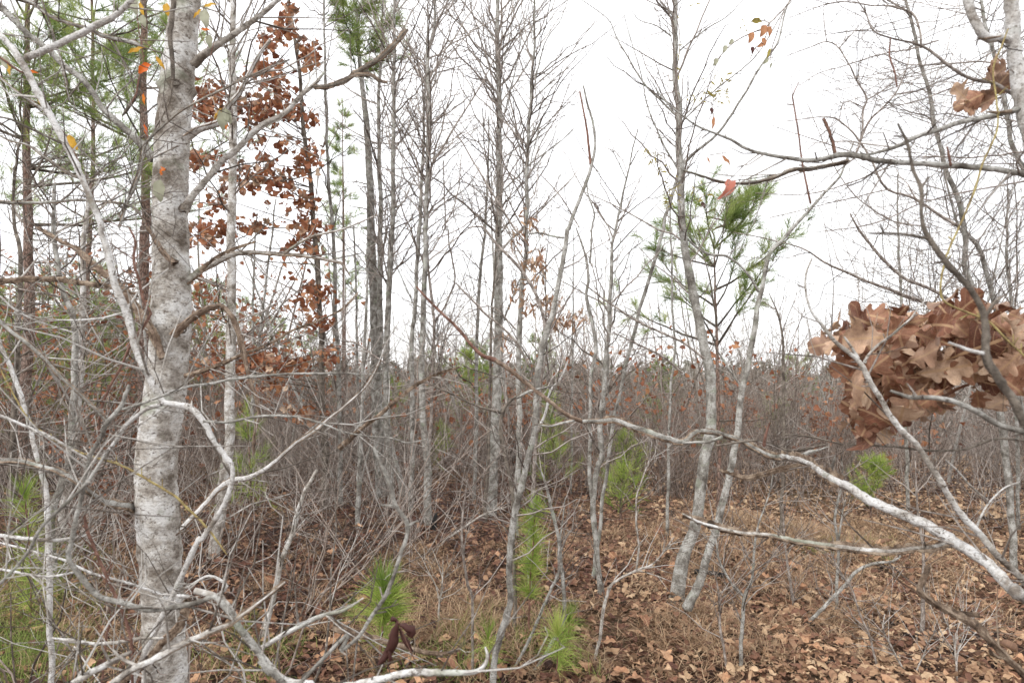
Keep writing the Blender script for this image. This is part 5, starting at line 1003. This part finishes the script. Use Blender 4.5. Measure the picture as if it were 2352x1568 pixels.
# brown hanging leaves on the slender pale stem (centre)
root = thing('dead_leaf_spray', 'brown drooping leaf clusters around the thin stems right of the middle tree', 'leaves', tuple(P3(np.array(1250.), np.array(700.), 5.9))); org = np.array(root.location); r = np.random.default_rng(61); tb = MB()
lms = [leafmesh('lance', M['oakleaf'], r, 7, 1, False) for _ in range(3)]
for cx, cy, sx, sy, n in [(1350, 240, 50, 45, 60), (1420, 510, 50, 25, 42), (1580, 610, 70, 35, 60), (1480, 640, 30, 30, 20), (1200, 60, 40, 60, 20), (1200, 400, 40, 60, 22), (1130, 760, 20, 40, 10), (1280, 500, 60, 60, 20), (1300, -60, 60, 40, 20)]:
    c = P3(np.array(784+cx/2.996), np.array(522.8+cy/2.996), 5.9)
    for q in range(5): twig(tb, c, (r.normal(), r.normal(), r.normal()*.5), .22, .003, 1, r)
    for q in range(n):
        p = P3(np.array(784+(cx+r.normal()*sx)/2.996), np.array(522.8+(cy+r.normal()*sy)/2.996), 5.9+r.normal()*.1)
        leafobj(lms[q % 3], root, p, (r.normal()*.6-1.5, r.normal()*.5, r.uniform(0, 6.28)), r.uniform(.06, .1), org)
tb.build('twigs', M['dull'], root, org, kind='stuff')

# ------------------------------------------------------------------ big oak leaf bunch at right
r = np.random.default_rng(72)
root, parts, org = plant('oak_branch', 'oak branch densely hung with large dry brown leaves at the right edge', 'branch',
     [('F2600,880,22@1.75 2349,860,20 2150,830,18 1900,850,16 1700,880,14 1500,900,12 1300,960,8 1150,980,5', {'name': 'branch'}), 'F1700,880,10@1.7 1600,1000,9 1450,1120,7 1350,1300,5', 'F2000,850,9@1.7 1850,760,8 1700,700,6 1450,740,4', 'F2150,830,10@1.7 2200,1000,7 2100,1150,5', 'F1700,1560,8@1.7 1700,1400,9 1740,1200,10 1800,1100,8'], 'dull', 'dull', (5, .12, 1), seed=71, names=('branch', 'side_branch'))
big = [leafmesh('oak', M['oakleaf'], r, 34, 3) for _ in range(14)]
blobs = [(1120, 860, 70, 60, 8), (1080, 1020, 60, 60, 7), (1180, 740, 60, 40, 6), (1300, 800, 110, 70, 12), (1400, 900, 120, 90, 14), (1500, 760, 120, 70, 13), (1650, 820, 120, 100, 16), (1800, 760, 120, 80, 14), (1850, 950, 120, 110, 16), (1960, 700, 90, 70, 10), (2050, 1000, 120, 110, 16), (2150, 750, 110, 80, 13), (2290, 720, 80, 70, 10), (2300, 900, 80, 90, 12), (2200, 1000, 110, 90, 10),
         (1250, 1030, 90, 70, 12), (1450, 1080, 130, 70, 13), (1270, 1180, 80, 50, 8), (1320, 1280, 80, 60, 9), (1330, 1400, 70, 50, 6), (1230, 1350, 50, 40, 4), (1500, 1260, 60, 70, 6), (1630, 1250, 70, 60, 6), (1750, 1260, 60, 50, 4), (1680, 1080, 130, 70, 9), (2290, 1100, 60, 50, 5), (1400, 650, 25, 40, 2), (2050, 580, 60, 20, 3), (2120, 1200, 30, 30, 2), (1850, 1150, 110, 50, 6), (1680, 1000, 200, 60, 10), (2000, 860, 160, 60, 10)]
k = 0
for cx, cy, sx, sy, n in blobs:
    for q in range(int(n*.9)):
        d = 1.62+r.normal()*.1; X = OFF['F'][0]+(cx+r.normal()*sx*.55)/2.996; X = max(X, 1945+30*r.random()); Y = OFF['F'][1]+(cy+r.normal()*sy*.55)/2.996
        a = r.uniform(-200, 20) if r.random() < .75 else r.uniform(0, 360); e = face(a, r.normal()*45)
        e = (e[0]+r.normal()*.4, e[1]+r.normal()*.4, e[2]+r.normal()*.75)
        sc_ = r.choice([r.uniform(.055, .075), r.uniform(.07, .095), r.uniform(.09, .115)], p=[.3, .45, .25]); leafobj(big[k % 14], root, P3(np.array(X), np.array(Y)-8, d)-np.array([cos(radians(a)), 0, sin(radians(a))])*sc_*.5, e, sc_, org); k += 1
# the leaves beside the white trunk
root, parts, org = plant('oak_twig', 'small bunch of crumpled brown leaves left of the white corner trunk', 'branch', ['C2360,470,8@1.6 2250,510,8 2130,600,7 2040,680,5', ], 'dull', 'dull', (3, .06, 0), seed=73, names=('stem', 'stem'))
for cx, cy in [(2200, 510), (2180, 540), (2230, 560), (2150, 520), (2120, 620), (2080, 650), (2130, 660), (2040, 680), (1990, 710), (2010, 740), (1970, 700), (2060, 700), (2210, 480)]:
    leafobj(big[int(r.integers(0, 12))], root, P3(np.array(OFF['C'][0]+(cx+r.normal()*10)/2.996), np.array(OFF['C'][1]+cy/2.996), 1.6+r.normal()*.03), face(r.uniform(150, 260), 40+r.normal()*40), r.uniform(.05, .075), org)
# shrivelled dark leaf in the foreground
r = np.random.default_rng(81); root = thing('shrivelled_leaf', 'shrivelled dark red leaf cluster hanging near the lens at the bottom', 'leaf', tuple(P3(np.array(784+390/2.996), np.array(1045.6+1150/2.996), 1.2))); org = np.array(root.location)
for st in ('H385,1140,10@1.2 375,1180,44 350,1260,66 310,1350,60 270,1420,34 245,1450,8', 'H395,1150,10@1.2 430,1180,44 460,1210,60 470,1240,40 455,1215,20', 'H400,1190,14@1.21 430,1260,40 460,1310,30 495,1350,6', 'H350,1140,12@1.2 370,1125,38 385,1140,26 380,1165,8', 'H320,1340,30@1.19 340,1400,26 320,1450,8'):
    P, Rr = trace(st, r, .1); mb = MB(); mb.tube(P, Rr, 12, wob=.22, seed=int(P[0, 0]*1e4) % 99); mb.build('leaf', M['darkleaf'], root, org)
mb = MB(); P, Rr = trace('H560,1560,6@1.2 500,1400,8 430,1230,9 390,1140,9', r, .05); mb.tube(P, Rr, 6); mb.build('stalk', M['red'], root, org)
# berry head
root = thing('berry_cluster', 'dark dry berry cluster on a thin stalk against the sky', 'berries', tuple(P3(np.array(784+1765/2.996), np.array(1410/2.996), 3.2))); org = np.array(root.location); mb, st = MB(), MB()
for q in range(26):
    v = nrm(r.normal(size=3)); c = v*.018; a = np.linspace(0, pi, 5)
    mb.tube([c+v*.0022*-cos(t) for t in a], .0026*np.sin(a)+.0003, 5); st.tube([(0, 0, -.01), c], [.0006, .0005], 3)
st.tube([(0, 0, -.01), (-.003, 0, -.03), P3(np.array(784+1740/2.996), np.array(1470/2.996), 3.2)-org], [.0012, .0014, .002], 4)
mb.build('berries', M['darkleaf'], root, kind='stuff'); st.build('stalks', M['twig'], root)
# charred log end behind the forked base
x, d = (1610-1176)/FPX*5.2, 5.2; mb = MB(); mb.tube([(x-.05, d, float(ground(x, d))+.06), (x+.12, d-.05, float(ground(x, d))+.05), (x+.2, d, float(ground(x, d))+.02)], [.02, .026, .02], 9, wob=.08)
o = mb.build('charred_log', M['char'], None, (x, d, float(ground(x, d)))); o['label'] = 'short charred black log beside the base of the forked grey tree'; o['category'] = 'log'
# a charred stump left of the middle tree
x, d = (995-1176)/FPX*6.6, 6.6; mb = MB(); g0 = float(ground(x, d)); mb.tube([(x, d, g0-.02), (x+.01, d, g0+.1), (x+.03, d, g0+.16)], [.035, .025, .012], 9, wob=.1)
o = mb.build('burnt_stump', M['char'], None, (x, d, g0)); o['label'] = 'small burnt black stump at the foot of a thin grey tree'; o['category'] = 'stump'
print('tris', sum(len(m.polygons) for m in bpy.data.meshes), 'objs', len(bpy.data.objects))
